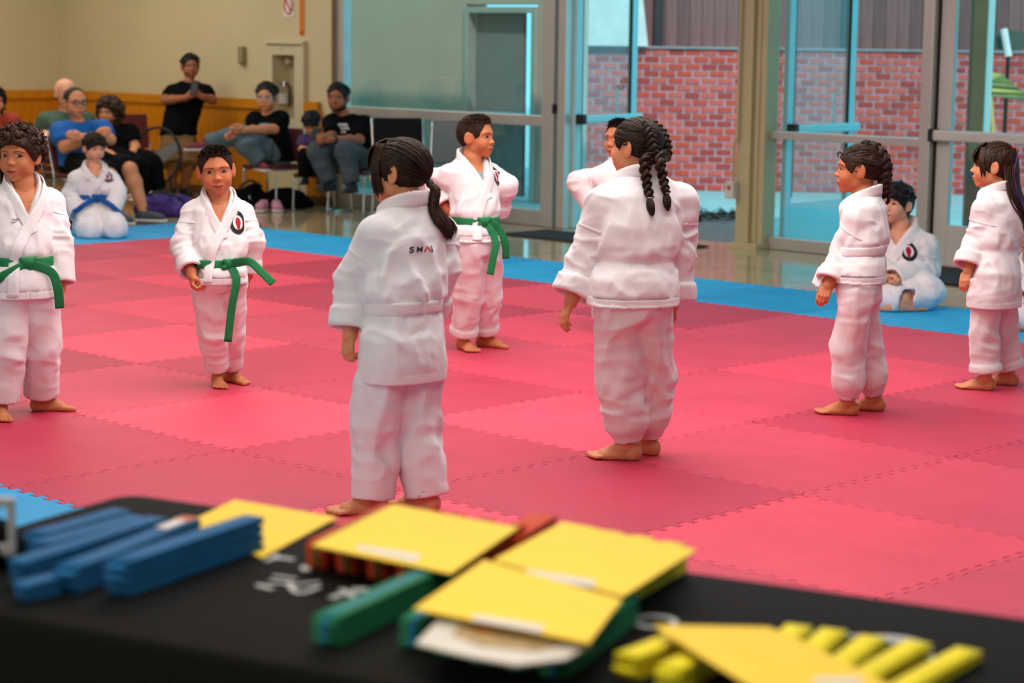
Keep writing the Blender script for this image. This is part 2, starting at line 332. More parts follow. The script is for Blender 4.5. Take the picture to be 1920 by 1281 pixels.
put('leaning_panel', lp, mat('pale_panel', (.72, .78, .78), .6), None, label='pale board standing on the brick wall behind the open door', cat='board').matrix_world = Matrix.Translation((B0[0], B0[1], FZ-.02)) @ Matrix.Rotation(bang, 4, 'Z')
# planting bed with leaf litter in front of the brick wall
def quad_slab(name, pts, z0, z1, m, label):
    P = np.array([ongnd(x_, y_, z1) for x_, y_ in pts]); c = np.array([*P[:, :2].mean(0), z0]); A = P.copy(); Bq = P.copy(); A[:, 2] = z1; Bq[:, 2] = z0
    return put(name, MB().add(np.concatenate([A, Bq])-c, [np.array([(0, 1, 2, 3)]), np.array([(i+4, (i+1) % 4+4, (i+1) % 4, i) for i in range(4)])]), m, loc=c, kind='structure', label=label)
quad_slab('paving', [(1085, 447), (1388, 468), (1388, 398), (1120, 398)], FZ-.02, FZ-.006, mat('brown_paving', srgb(150, 116, 110), .8, var=.25, vscale=9, bump=.2), 'brownish paving just outside the open door')
lf = MB(); rr = random.Random(5)
for _ in range(420):
    c = ongnd(rr.uniform(1140, 1386), 408+rr.gauss(0, 5), FZ); a = rr.uniform(0, 6.28); sz = rr.uniform(.02, .05); u_ = np.array([math.cos(a), math.sin(a), rr.uniform(-.3, .5)])*sz; v_ = np.array([-math.sin(a), math.cos(a), rr.uniform(-.3, .5)])*sz*.6
    z_ = np.array([0, 0, rr.uniform(.008, .03)]); lf.add([c-u_+z_, c-v_+z_*1.3, c+u_+z_, c+v_+z_*1.3], [np.array([(0, 1, 2, 3)])])
put('leaf_litter', lf.mesh('leaf_litter', False), m_soil, label='dark band of dry leaf litter on the ground outside the open door', cat='leaves', kind='stuff')
# building seen through the left pane, with a door
SY = 10.1
m_stucco = mat('grey_stucco', (.50, .43, .36), .85, var=.06, vscale=2, bump=.2)
xs0, xs1 = U(872, 200, SY), U(1006, 200, SY); zs = Z(940, 8, SY)
sb = MB(); sb.box(((-19+xs0)/2, SY+.15, 1.4), (xs0+19, .3, 2.9)); xr = U(1062, 200, SY); sb.box(((xs1+xr)/2, SY+.15, 1.4), (xr-xs1, .3, 2.9)); sb.box(((xs0+xs1)/2, SY+.15, (zs+2.85)/2), (xs1-xs0, .3, 2.85-zs))
put('wall_outer', sb, m_stucco, kind='structure', label='grey rendered wall of the next building behind the left pane')
d4 = empty('door_4', (xs0, SY, FZ), 'grey door with push bar in the wall behind the left pane', kind='structure')
wd = xs1-xs0; m_teal = mat('slate_door', (.20, .24, .25), .5, var=.08)
put('door_frame', MB().box((.03, .03, zs/2), (.06, .12, zs)).box((wd-.03, .03, zs/2), (.06, .12, zs)).box((wd/2, .03, zs-.03), (wd-.12, .12, .06)), m_alu, d4, bevel=.004)
put('door_leaf', qbox(.06, wd*.72, .1, .14, .02, zs-.06), m_teal, d4)
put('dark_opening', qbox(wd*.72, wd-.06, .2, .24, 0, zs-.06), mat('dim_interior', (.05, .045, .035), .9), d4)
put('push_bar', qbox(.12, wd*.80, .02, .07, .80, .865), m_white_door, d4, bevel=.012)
# porch posts and shade outside the right door
pp = at(1828, 230, 17.6); put('porch_post', qbox(-.055, .055, -.06, .06, 0, 2.9), mat('olive_post', srgb(96, 92, 66), .6), label='olive square porch post outside the closed door', cat='post', loc=(pp[0], pp[1], FZ), rotz=YAW, bevel=.005)
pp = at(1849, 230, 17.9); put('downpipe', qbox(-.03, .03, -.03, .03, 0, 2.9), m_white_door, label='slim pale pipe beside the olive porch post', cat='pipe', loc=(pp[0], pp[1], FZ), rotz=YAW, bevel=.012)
D = 19.6; sh = empty('shade_sail', tuple(ongnd(1862, 372, FZ)), 'yellow-green striped fabric shade on a pale wooden pole outside', 'shade')
off = np.array(sh.location)
put('pole', MB().tube([at(1866, 372, D)-off, at(1862, 250, D)-off, at(1856, 160, D)-off, at(1850, 90, D)-off, at(1848, 52, D)-off], .022, 10), mat('pale_wood', srgb(224, 178, 118), .6), sh)
fb = MB(); n = 9
for k, (a, b, c, d_) in enumerate((((1856, 134), (1858, 150), (1905, 163), (1880, 140)), ((1858, 150), (1859, 160), (1918, 172), (1905, 163)), ((1859, 160), (1860, 172), (1935, 184), (1918, 172)), ((1860, 172), (1862, 180), (1950, 194), (1935, 184)))):
    P = [at(*q, D-.05*i)-off for i, q in enumerate((a, b, c, d_))]; nrm = CD*.012
    fb.add(P+[p+nrm for p in P], [np.array([(0, 1, 2, 3), (7, 6, 5, 4), (0, 4, 5, 1), (1, 5, 6, 2), (2, 6, 7, 3), (3, 7, 4, 0)])], mi=k % 2)
put('fabric', fb.mesh('fabric', False), [mat('lime_fabric', srgb(206, 204, 122), .8), mat('pale_fabric', srgb(150, 160, 120), .8)], sh)
dk = empty('pane_reflection', tuple(ongnd(1893, 372, FZ)+CD*.6), 'dark green oval with a white streak, a reflection built solid outside the closed door', 'board'); off = np.array(dk.location)  # reflection in the glass, modelled as a solid oval and streak
c = at(1893, 76, D+.4); th = np.arange(32)*2*math.pi/32
P = np.array([c+CR*.19*math.cos(t)+CU*.10*math.sin(t) for t in th])-off; Q = P+CD*.03
put('reflected_oval', MB().add(np.concatenate([P, Q]), [np.array([list(range(31, -1, -1))]), np.array([list(range(32, 64))]), np.array([(i, (i+1) % 32, 32+(i+1) % 32, 32+i) for i in range(32)])]).mesh('reflected_oval', False), mat('bottle_green', (.06, .09, .07), .3), dk)
cc = at(1886, 80, D+.3)-off
put('reflected_streak', MB().tube([cc+CU*.13-CR*.02, cc-CU*.13+CR*.025], .035, 8).mesh('reflected_streak', False), mat('white_enamel', (.85, .85, .85), .4), dk)
put('post', MB().tube([c+CD*.03-off, np.array([c[0], c[1], FZ])+CD*.03*np.array([1, 1, 0])-off], .02, 8), m_dark, dk)
# ================================================================== MAT
def mat_mat():
    m = bpy.data.materials.new('foam_mat'); m.use_nodes = True; N = m.node_tree.nodes; L = m.node_tree.links; b = N['Principled BSDF']
    b.inputs['Roughness'].default_value = .55; b.inputs['Specular IOR Level'].default_value = .35
    tc = N.new('ShaderNodeTexCoord'); oi = N.new('ShaderNodeObjectInfo')
    nz = N.new('ShaderNodeTexNoise'); nz.inputs['Scale'].default_value = 3.0; nz.inputs['Detail'].default_value = 9; nz.inputs['Roughness'].default_value = .65; nz.noise_dimensions = '4D'
    L.new(tc.outputs['Object'], nz.inputs['Vector']); ml = N.new('ShaderNodeMath'); ml.operation = 'MULTIPLY'; ml.inputs[1].default_value = 40; L.new(oi.outputs['Random'], ml.inputs[0]); L.new(ml.outputs[0], nz.inputs['W'])
    rp = N.new('ShaderNodeValToRGB'); rp.color_ramp.elements[0].position = .32; rp.color_ramp.elements[1].position = .72; rp.color_ramp.elements[0].color = (.86, .82, .82, 1); rp.color_ramp.elements[1].color = (1.06, 1.14, 1.14, 1)
    mx = N.new('ShaderNodeMix'); mx.data_type = 'RGBA'; mx.blend_type = 'MULTIPLY'; mx.inputs[0].default_value = 1
    L.new(nz.outputs['Fac'], rp.inputs[0]); L.new(oi.outputs['Color'], mx.inputs[6]); L.new(rp.outputs[0], mx.inputs[7]); L.new(mx.outputs[2], b.inputs['Base Color'])
    # basket-weave relief
    mp = N.new('ShaderNodeMapping'); mp.inputs['Scale'].default_value = (33, 33, 33); L.new(tc.outputs['Object'], mp.inputs['Vector'])
    ck = N.new('ShaderNodeTexChecker'); ck.inputs['Scale'].default_value = 1.0; L.new(mp.outputs[0], ck.inputs['Vector'])
    n2 = N.new('ShaderNodeTexNoise'); n2.inputs['Scale'].default_value = 45; n2.inputs['Detail'].default_value = 4; L.new(tc.outputs['Object'], n2.inputs['Vector'])
    ad = N.new('ShaderNodeMath'); ad.operation = 'ADD'; L.new(ck.outputs['Fac'], ad.inputs[0]); L.new(n2.outputs['Fac'], ad.inputs[1])
    bp = N.new('ShaderNodeBump'); bp.inputs['Distance'].default_value = .006
    sp = N.new('ShaderNodeSeparateColor'); L.new(oi.outputs['Color'], sp.inputs[0]); bp.inputs['Strength'].default_value = .5
    L.new(ad.outputs[0], bp.inputs['Height']); L.new(bp.outputs[0], b.inputs['Normal']); return m
m_mat = mat_mat()
NT, TD, GAP = 25, .030, .0042
def side(n=NT):
    """profile along one metre: offset outward + / inward - of the seam, starting and ending on 0"""
    P = []; p = 1.0/n
    for k in range(n):
        s = 1 if k % 2 else -1
        a, b = k*p, (k+1)*p; f = .16*p
        lo, hi = (a+f*.2, b-f*.2)
        P += [(lo+f*(1 if s > 0 else -1)*.5, s*TD*.5), (hi-f*(1 if s > 0 else -1)*.5, s*TD*.5)]
    return [q for q in P if True]
PROF = side()
def tile_mesh(tw, te, ts, tn):
    """toothed flags west, east, south, north"""
    out = []
    pr = [(min(max(t, .022), .978), o) for t, o in PROF]
    g = GAP/2
    out.append((g, g))
    for t, o in pr: out.append((t, (o+g) if ts else g))            # south: y = o (seam profile)
    out.append((1-g, g))
    for t, o in pr: out.append(((1+o-g) if te else 1-g, t))        # east
    out.append((1-g, 1-g))
    for t, o in reversed(pr): out.append((t, (1+o-g) if tn else 1-g))
    out.append((g, 1-g))
    for t, o in reversed(pr): out.append(((o+g) if tw else g, t))
    O = np.array(out); n = len(O); c = np.array([.5, .5])
    def ins(P, d):
        return c+(P-c)*(1-2*d)
    top = np.column_stack([ins(O, .00025), np.zeros(n)]); e1 = np.column_stack([O, np.full(n, -.0007)]); bot = np.column_stack([O, np.full(n, -.0245)])
    V = np.concatenate([top, e1, bot]); i = np.arange(n); k = (i+1) % n
    from mathutils.geometry import delaunay_2d_cdt
    ci = delaunay_2d_cdt([Vector(p) for p in top[:, :2]], [], [list(range(n))], 1, 1e-7)
    tri = np.array([[int(ci[3][v][0]) for v in f] for f in ci[2]])
    A_ = top[tri]; fl_ = np.cross(A_[:, 1, :2]-A_[:, 0, :2], A_[:, 2, :2]-A_[:, 0, :2]) < 0; tri[fl_] = tri[fl_][:, ::-1]
    me = mesh_np('mat_tile', V, [tri, np.stack([n+i, n+k, k, i], 1), np.stack([2*n+i, 2*n+k, n+k, n+i], 1)], smooth=False); me.materials.append(m_mat); return me
mats_ = empty('puzzle_mat', (-3, 2, FZ), 'large interlocking foam mat, pink-red with a bright blue border', 'mat')
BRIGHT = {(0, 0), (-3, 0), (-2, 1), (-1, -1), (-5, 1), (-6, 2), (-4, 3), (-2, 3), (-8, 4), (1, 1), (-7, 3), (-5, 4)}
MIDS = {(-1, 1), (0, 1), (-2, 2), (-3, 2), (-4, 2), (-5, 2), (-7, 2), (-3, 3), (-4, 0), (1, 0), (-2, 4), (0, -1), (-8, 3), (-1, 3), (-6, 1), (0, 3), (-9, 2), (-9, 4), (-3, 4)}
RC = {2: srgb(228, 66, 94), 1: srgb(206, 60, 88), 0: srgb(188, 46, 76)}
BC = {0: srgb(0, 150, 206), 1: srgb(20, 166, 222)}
X0, X1, Y0, Y1 = -10, 5, -2, 6
cache = {}
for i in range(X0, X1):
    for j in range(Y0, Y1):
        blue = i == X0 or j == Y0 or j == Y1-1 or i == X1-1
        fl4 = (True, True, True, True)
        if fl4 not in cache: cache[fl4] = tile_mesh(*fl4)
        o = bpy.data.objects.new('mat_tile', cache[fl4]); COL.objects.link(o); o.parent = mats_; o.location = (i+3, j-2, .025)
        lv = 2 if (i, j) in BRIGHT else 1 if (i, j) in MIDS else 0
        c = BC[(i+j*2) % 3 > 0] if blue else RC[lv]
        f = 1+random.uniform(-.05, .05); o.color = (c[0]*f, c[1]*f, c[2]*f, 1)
# door mats on the floor
def flat_mat(x0, x1, y0, y1, label):
    return put('door_mat', MB().box((0, 0, .006), (x1-x0, y1-y0, .011)), mat('black_carpet', (.015, .016, .02), .9, var=.4, vscale=60, bump=.5), label=label, cat='door mat', loc=((x0+x1)/2, (y0+y1)/2, FZ+.002), bevel=.003)
flat_mat(-7.75, -6.0, 7.3, 7.88, 'black floor mat in front of the open door')
flat_mat(-4.25, -2.9, 7.15, 8.05, 'black floor mat under the closed glazed door at right')
# ================================================================== BODY ENGINE (signed distance fields meshed on a grid)
def nrm(v): v = np.asarray(v, float); return v/(np.linalg.norm(v)+1e-12)
def _hash(ix, iy, iz, seed):
    h = (ix.astype(np.int64)*374761393+iy.astype(np.int64)*668265263+iz.astype(np.int64)*2147483647+seed*1274126177) & 0xffffffff
    h = ((h ^ (h >> 13))*1274126177) & 0xffffffff
    h = h ^ (h >> 16); return (h & 0xffff)/65535.0
def noise(P, seed=0):
    P = np.asarray(P); I = np.floor(P); f = P-I; I = I.astype(np.int64); w = f*f*f*(f*(f*6-15)+10); r = 0
    for dx in (0, 1):
        for dy in (0, 1):
            for dz in (0, 1):
                g = _hash(I[:, 0]+dx, I[:, 1]+dy, I[:, 2]+dz, seed)
                r = r+g*(w[:, 0] if dx else 1-w[:, 0])*(w[:, 1] if dy else 1-w[:, 1])*(w[:, 2] if dz else 1-w[:, 2])
    return r*2-1
class Field:
    def __init__(s, lo, hi, h):
        s.h = h; lo = np.asarray(lo, float)-2.5*h; hi = np.asarray(hi, float)+2.5*h
        s.ax = [np.arange(lo[i], hi[i]+h, h).astype(np.float32) for i in range(3)]
        s.D = np.full([len(a) for a in s.ax], .3, np.float32)
    def box(s, lo, hi, m):
        sl = []
        for i in range(3):
            a = np.searchsorted(s.ax[i], lo[i]-m); b = np.searchsorted(s.ax[i], hi[i]+m); sl.append(slice(a, b))
        return tuple(sl), s.ax[0][sl[0]][:, None, None], s.ax[1][sl[1]][None, :, None], s.ax[2][sl[2]][None, None, :]
    def comb(s, sl, d, k, op):
        A = s.D[sl]
        if A.size == 0: return
        if op == 'd': A, d = -A, d
        if op == 'i': A, d = -A, -d
        if k > 0:
            t = np.clip(.5+.5*(d-A)/k, 0, 1); r = d*(1-t)+A*t-k*t*(1-t)
        else: r = np.minimum(A, d)
        s.D[sl] = -r if op in 'di' else r
    def cap(s, a, b, ra, rb=None, k=0.0, op='u', sq=None):
        rb = ra if rb is None else rb; a = np.asarray(a, float); b = np.asarray(b, float); R = max(ra, rb)
        sl, X, Y, Zz = s.box(np.minimum(a, b)-R, np.maximum(a, b)+R, k+3*s.h)
        ba = b-a; L2 = ba @ ba+1e-12
        t = np.clip(((X-a[0])*ba[0]+(Y-a[1])*ba[1]+(Zz-a[2])*ba[2])/L2, 0, 1)
        dx, dy, dz = X-a[0]-t*ba[0], Y-a[1]-t*ba[1], Zz-a[2]-t*ba[2]
        if sq is not None:   # squash: (axis unit, factor): distance along the axis counts more
            n, f = sq; q = dx*n[0]+dy*n[1]+dz*n[2]; e = (f-1)
            dx, dy, dz = dx+q*e*n[0], dy+q*e*n[1], dz+q*e*n[2]
        s.comb(sl, np.sqrt(dx*dx+dy*dy+dz*dz)-(ra+(rb-ra)*t), k, op); return s
    def poly(s, P, R, k=0.0, kj=None, op='u', sq=None):
        for i in range(len(P)-1): s.cap(P[i], P[i+1], R[i], R[i+1], k if i == 0 or kj is None else kj, op, sq)
        return s
    def ell(s, c, r, R=None, k=0.0, op='u'):
        c = np.asarray(c, float); r = np.broadcast_to(np.asarray(r, float), (3,)); m = r.max() if R is not None else r
        sl, X, Y, Zz = s.box(c-m, c+m, k+3*s.h); x, y, z = X-c[0], Y-c[1], Zz-c[2]
        if R is not None:
            R = np.asarray(R); x, y, z = (x*R[0, i]+y*R[1, i]+z*R[2, i] for i in range(3))
        k0 = np.sqrt((x/r[0])**2+(y/r[1])**2+(z/r[2])**2); k1 = np.sqrt((x/r[0]**2)**2+(y/r[1]**2)**2+(z/r[2]**2)**2)
        s.comb(sl, k0*(k0-1)/(k1+1e-9), k, op); return s
    def cyl(s, a, b, ra, rb, k=0.0, op='u', rnd=.004, ecc=None):
        """flat-ended cone frustum"""
        a = np.asarray(a, float); b = np.asarray(b, float); R = max(ra, rb); sl, X, Y, Zz = s.box(np.minimum(a, b)-R, np.maximum(a, b)+R, k+3*s.h)
        ba = b-a; L = np.linalg.norm(ba); e = ba/L; t = (X-a[0])*e[0]+(Y-a[1])*e[1]+(Zz-a[2])*e[2]
        q = np.sqrt(np.maximum((X-a[0]-t*e[0])**2+(Y-a[1]-t*e[1])**2+(Zz-a[2]-t*e[2])**2, 0))-(ra+(rb-ra)*np.clip(t/L, 0, 1))
        w = np.maximum(-t, t-L); q = q+rnd; w = w+rnd
        s.comb(sl, np.minimum(np.maximum(q, w), 0)+np.sqrt(np.maximum(q, 0)**2+np.maximum(w, 0)**2)-rnd, k, op); return s
    def loft(s, zs, cx, cy, rx, ry, k=0.0, n=2.3, rnd=.006):
        zs = np.asarray(zs, float); Rm = max(max(rx), max(ry))*1.1
        sl, X, Y, Zz = s.box((min(cx)-Rm, min(cy)-Rm, zs[0]), (max(cx)+Rm, max(cy)+Rm, zs[-1]), k+3*s.h)
        z = Zz.ravel(); f = lambda v: np.interp(z, zs, v)[None, None, :].astype(np.float32)
        a, b = f(rx), f(ry); q = ((np.abs(X-f(cx))/a)**n+(np.abs(Y-f(cy))/b)**n)**(1/n)
        d = (q-1)*np.minimum(a, b); w = np.maximum(zs[0]-Zz, Zz-zs[-1]); d = d+rnd; w = w+rnd
        s.comb(sl, np.minimum(np.maximum(d, w), 0)+np.sqrt(np.maximum(d, 0)**2+np.maximum(w, 0)**2)-rnd, k, 'u'); return s
    def fn(s, lo, hi, f, k=0.0, op='u'):
        sl, X, Y, Zz = s.box(np.asarray(lo, float), np.asarray(hi, float), k+3*s.h); s.comb(sl, np.broadcast_to(f(X, Y, Zz), s.D[sl].shape), k, op); return s
    def cut(s, n, c, k=0.0):
        """keep n.p > c"""
        n = np.asarray(n, float); X, Y, Zz = s.ax[0][:, None, None], s.ax[1][None, :, None], s.ax[2][None, None, :]
        d = c-(X*n[0]+Y*n[1]+Zz*n[2]); s.comb((slice(None),)*3, d, k, 'i'); return s
    def mesh(s):
        D = s.D; I = D < 0; nx, ny, nz = D.shape
        C = np.zeros((nx-1, ny-1, nz-1), np.int8)
        for dx in (0, 1):
            for dy in (0, 1):
                for dz in (0, 1): C += I[dx:nx-1+dx, dy:ny-1+dy, dz:nz-1+dz]
        act = (C > 0) & (C < 8); ix = np.argwhere(act); n = len(ix)
        if n == 0: return np.zeros((0, 3)), np.zeros((0, 4), int)
        idx = np.full(act.shape, -1, np.int32); idx[act] = np.arange(n)
        off = np.array([(a, b, c) for a in (0, 1) for b in (0, 1) for c in (0, 1)])
        v = np.stack([D[ix[:, 0]+o[0], ix[:, 1]+o[1], ix[:, 2]+o[2]] for o in off], 1)
        acc = np.zeros((n, 3)); cnt = np.zeros(n)
        for a in range(8):
            for b in range(a+1, 8):
                if np.abs(off[a]-off[b]).sum() != 1: continue
                va, vb = v[:, a], v[:, b]; m = (va < 0) != (vb < 0); t = np.where(m, va/(va-vb+1e-20), 0)[:, None]
                acc += np.where(m[:, None], off[a]+t*(off[b]-off[a]), 0); cnt += m
        P = ix+acc/cnt[:, None]; V = np.stack([s.ax[i][0]+P[:, i]*s.h for i in range(3)], 1)
        Q = []
        for axis in range(3):
            a1, a2 = (axis+1) % 3, (axis+2) % 3
            lo = [slice(1, -1)]*3; lo[axis] = slice(0, -1); hi = [slice(1, -1)]*3; hi[axis] = slice(1, None)
            A, B = I[tuple(lo)], I[tuple(hi)]; e = np.argwhere(A != B)
            if not len(e): continue
            flip = ~A[e[:, 0], e[:, 1], e[:, 2]]; g = e.copy(); g[:, a1] += 1; g[:, a2] += 1
            q = []
            for o1, o2 in ((-1, -1), (0, -1), (0, 0), (-1, 0)):
                c = g.copy(); c[:, a1] += o1; c[:, a2] += o2; q.append(idx[c[:, 0], c[:, 1], c[:, 2]])
            q = np.stack(q, 1); q[flip] = q[flip][:, ::-1]; Q.append(q)
        return V, np.concatenate(Q)
def vnormals(V, F):
    fn = np.cross(V[F[:, 2]]-V[F[:, 0]], V[F[:, 3]]-V[F[:, 1]]); N = np.zeros_like(V)
    for k in range(4): np.add.at(N, F[:, k], fn)
    return N/(np.linalg.norm(N, axis=1)[:, None]+1e-12)
def smooth_mesh(V, F, it=2, lam=.5):
    E = np.concatenate([F[:, [0, 1]], F[:, [1, 2]], F[:, [2, 3]], F[:, [3, 0]]]); n = len(V)
    cnt = np.bincount(E[:, 0], minlength=n)+np.bincount(E[:, 1], minlength=n)
    for _ in range(it):
        A = np.zeros_like(V)
        for c in range(3): A[:, c] = np.bincount(E[:, 0], V[E[:, 1], c], n)+np.bincount(E[:, 1], V[E[:, 0], c], n)
        V = V+(A/np.maximum(cnt, 1)[:, None]-V)*lam
    return V
def seg_dist(P, a, b):
    ba = b-a; t = np.clip(((P-a) @ ba)/(ba @ ba+1e-12), 0, 1); return np.linalg.norm(P-a-t[:, None]*ba, axis=1), t
def rot_to(R, V): return V @ np.asarray(R).T
def spline(P, n):
    P = np.asarray(P, float); m = len(P); t = np.linspace(0, m-1, n); i = np.clip(t.astype(int), 0, m-2); f = (t-i)[:, None]
    p0 = P[np.clip(i-1, 0, m-1)]; p1 = P[i]; p2 = P[i+1]; p3 = P[np.clip(i+2, 0, m-1)]
    return .5*((2*p1)+(-p0+p2)*f+(2*p0-5*p1+4*p2-p3)*f*f+(-p0+3*p1-3*p2+p3)*f**3)
def ribbon(C, Nn, w, th, Wd=None, ends=True):
    """flat band along centre points C with surface normals Nn"""
    C = np.asarray(C, float); Nn = np.asarray(Nn, float); T = np.gradient(C, axis=0); T /= np.linalg.norm(T, axis=1)[:, None]+1e-12
    Bv = np.cross(T, Nn); Bv /= np.linalg.norm(Bv, axis=1)[:, None]+1e-12
    if Wd is not None: Bv = np.broadcast_to(Wd, C.shape)
    Nn = np.cross(Bv, T); m = len(C); w = np.broadcast_to(np.asarray(w, float), (m,))[:, None]/2
    prof = [(-1, 0), (-1, .6), (-.93, 1), (-.5, 1.12), (0, 1.15), (.5, 1.12), (.93, 1), (1, .6), (1, 0)]
    V = np.stack([C+Bv*w*a+Nn*th*b for a, b in prof], 1).reshape(-1, 3); n = len(prof)
    i = np.arange(m-1)[:, None]*n; j = np.arange(n)[None]; k = (j+1) % n
    F = np.stack([i+j, i+k, i+n+k, i+n+j], -1).reshape(-1, 4)
    FS = [F]
    if ends: FS.append(np.array([list(range(n))[::-1], list(range((m-1)*n, m*n))]))
    return V, FS
# ------------------------------------------------------------------ head (units: head height, face to +y, right to +x)
CRC = np.array([0, -.055, .10]); CRR = np.array([.36, .445, .40])
def head_field(h, vox, neck, kid=True, neck_r=.21, wide=1.0, chest=None):
    lo = np.array([-.5, -.58, -.60])*h; hi = np.array([.5, .58, .54])*h
    pts = [neck] if chest is None else [neck]+list(chest)
    for p_ in pts: lo = np.minimum(lo, np.asarray(p_)-.27*h); hi = np.maximum(hi, np.asarray(p_)+.27*h)
    F = Field(lo, hi, vox); q = lambda *a: np.array(a)*h
    F.ell(CRC*h, CRR*h)
    F.ell(q(0, .085, -.13), q(.292*wide, .305, .345), k=.10*h)
    for s_ in (-1, 1):
        F.ell(q(s_*.19*wide, .02, -.27), q(.10, .14, .11), k=.08*h)
        F.ell(q(s_*.155, .245, -.165), q(.135, .122, .14), k=.09*h)
        F.cap(q(s_*.03, .352, .105), q(s_*.21, .30, .105), .040*h, .032*h, k=.08*h)
    F.ell(q(0, .285, -.40), q(.105, .085, .08), k=.09*h)
    F.ell(q(0, .345, -.27), q(.12, .06, .09), k=.07*h)
    for s_ in (-1, 1): F.ell(q(s_*.148, .428, .022), q(.088, .058, .052), k=.06*h, op='d')
    F.cap(q(0, .352, .03), q(0, .420, -.10), .028*h, .040*h, k=.05*h)
    F.ell(q(0, .447, -.115), q(.046, .043, .040), k=.04*h)
    for s_ in (-1, 1): F.ell(q(s_*.052, .403, -.130), q(.036, .042, .034), k=.03*h)
    F.cap(q(-.085, .382, -.262), q(0, .412, -.252), .016*h, .021*h, k=.03*h); F.cap(q(.085, .382, -.262), q(0, .412, -.252), .016*h, .021*h, k=.03*h)
    F.cap(q(-.06, .378, -.305), q(.06, .378, -.305), .026*h, k=.03*h)
    F.cap(q(-.10, .402, -.2815), q(.10, .402, -.2815), .010*h, k=.015*h, op='d')
    for s_ in (-1, 1):
        a = .35*s_; Re = np.array([[math.cos(a), -math.sin(a), 0], [math.sin(a), math.cos(a), 0], [0, 0, 1]])
        F.ell(q(s_*.372, -.045, -.02), q(.030, .095, .145), Re, k=.03*h); F.ell(q(s_*.345, -.01, -.11), q(.03, .05, .06), k=.03*h)
        F.ell(q(s_*.412, -.02, .0), q(.028, .05, .085), Re, k=.015*h, op='d')
    F.cap(q(0, -.09, -.22), neck, neck_r*h, neck_r*h*1.08, k=.05*h)
    if chest is not None:
        for c_ in chest: F.cap(neck, c_, neck_r*h*1.05, .24*h, k=.08*h)
    return F
def tri_quads(nu, nv):
    i = np.arange(nv-1)[:, None]*nu; j = np.arange(nu-1)[None]; return np.stack([i+j, i+j+1, i+nu+j+1, i+nu+j], -1).reshape(-1, 4)
class Caster:
    def __init__(s, V, F): s.t = BVHTree.FromPolygons([tuple(v) for v in V], [tuple(f) for f in F])
    def hit(s, o, d, dist=2.0):
        r = s.t.ray_cast(Vector(o), Vector(d), dist); return (None, None) if r[0] is None else (np.array(r[0]), np.array(r[1]))
def face_patch(cst, h, cx, cz, wx, fz_lo, fz_hi, nu=17, nv=7, lift=.004, bulge=0.0, rot=0.0):
    """patch on the face front: rows between lower and upper outline fz(t), t in -1..1"""
    V = []; c_, s_ = math.cos(rot), math.sin(rot)
    for r in range(nv):
        b = r/(nv-1)
        for u in range(nu):
            t = -1+2*u/(nu-1); x = t*wx; z = fz_lo(t)*(1-b)+fz_hi(t)*b; X = cx+x*c_-z*s_; Zq = cz+x*s_+z*c_
            p, n_ = cst.hit((X*h, 0.05*h, Zq*h), (0, 1, 0))
            if p is None: p = np.array([X*h, .35*h, Zq*h])
            edge = (1-t*t)*(1-(2*b-1)**2)
            p = p+np.array([0, (lift+bulge*edge)*h, 0]); V.append(p)
    return np.array(V), tri_quads(nu, nv)
# ================================================================== PEOPLE
SKIN = {}
def skin(name, c, s=.12): return mat('skin_'+name, c, .52, spec=.35, var=.10, vscale=9, bump=.06, bscale=120, sss=s)
m_hair = {'black': mat('hair_black', (.005, .0045, .005), .5, spec=.22, var=.5, vscale=40, bump=.25, bscale=90),
          'brown': mat('hair_dark_brown', (.023, .012, .0075), .55, spec=.18, var=.6, vscale=30, bump=.2, bscale=90),
          'brown2': mat('hair_brown', (.034, .016, .008), .5, spec=.22, var=.6, vscale=30, bump=.2, bscale=90),
          'grey': mat('hair_greying', (.022, .017, .015), .7, spec=.2, var=.5, vscale=60)}
for _m in m_hair.values():
    _N = _m.node_tree.nodes; _L = _m.node_tree.links; _g = _N.new('ShaderNodeNewGeometry'); _r = _N.new('ShaderNodeValToRGB'); _x = _N.new('ShaderNodeMix'); _x.data_type = 'RGBA'; _x.blend_type = 'MULTIPLY'; _x.inputs[0].default_value = 1
    _r.color_ramp.elements[0].color = (.5, .5, .5, 1); _r.color_ramp.elements[1].color = (2.6, 2.4, 2.2, 1); _b = _N['Principled BSDF']; _s = _b.inputs['Base Color'].links[0].from_socket
    _L.new(_g.outputs['Random Per Island'], _r.inputs[0]); _L.new(_s, _x.inputs[6]); _L.new(_r.outputs[0], _x.inputs[7]); _L.new(_x.outputs[2], _b.inputs['Base Color'])
m_fade = mat('hair_clipped_sides', (.036, .021, .014), .8, spec=.1, var=.5, vscale=60, bump=.6, bscale=300)
m_gi = mat('white_cotton', (.80, .765, .78), .9, spec=.2, var=.03, vscale=3, bump=.12, bscale=420, sheen=.15)
m_gi2 = mat('white_cotton_cool', (.78, .78, .81), .9, spec=.2, var=.03, vscale=3, bump=.12, bscale=420, sheen=.15)
m_gib = mat('white_cotton_band', (.82, .79, .80), .9, spec=.2, var=.05, vscale=60, bump=.35, bscale=300)
m_green = mat('green_belt_cotton', srgb(22, 122, 70), .8, var=.15, vscale=40, bump=.25, bscale=260)
m_bluebelt = mat('blue_belt_cotton', srgb(20, 88, 160), .8, var=.15, vscale=40, bump=.25, bscale=260)
m_eye = [mat('eye_white', (.50, .47, .46), .3), mat('eye_iris', (.035, .016, .008), .2), mat('eye_pupil', (.004, .004, .004), .15), mat('eye_lash', (.008, .005, .004), .6)]
m_lip = mat('lips', srgb(170, 78, 66), .45, sss=.1)
m_black = mat('black_cotton', (.0035, .0035, .0045), .9, spec=.08, var=.2, vscale=5, bump=.1)
m_nail = mat('nail', (.55, .33, .26), .35)
def rotz(a): c, s = math.cos(a), math.sin(a); return np.array([[c, -s, 0], [s, c, 0], [0, 0, 1]])
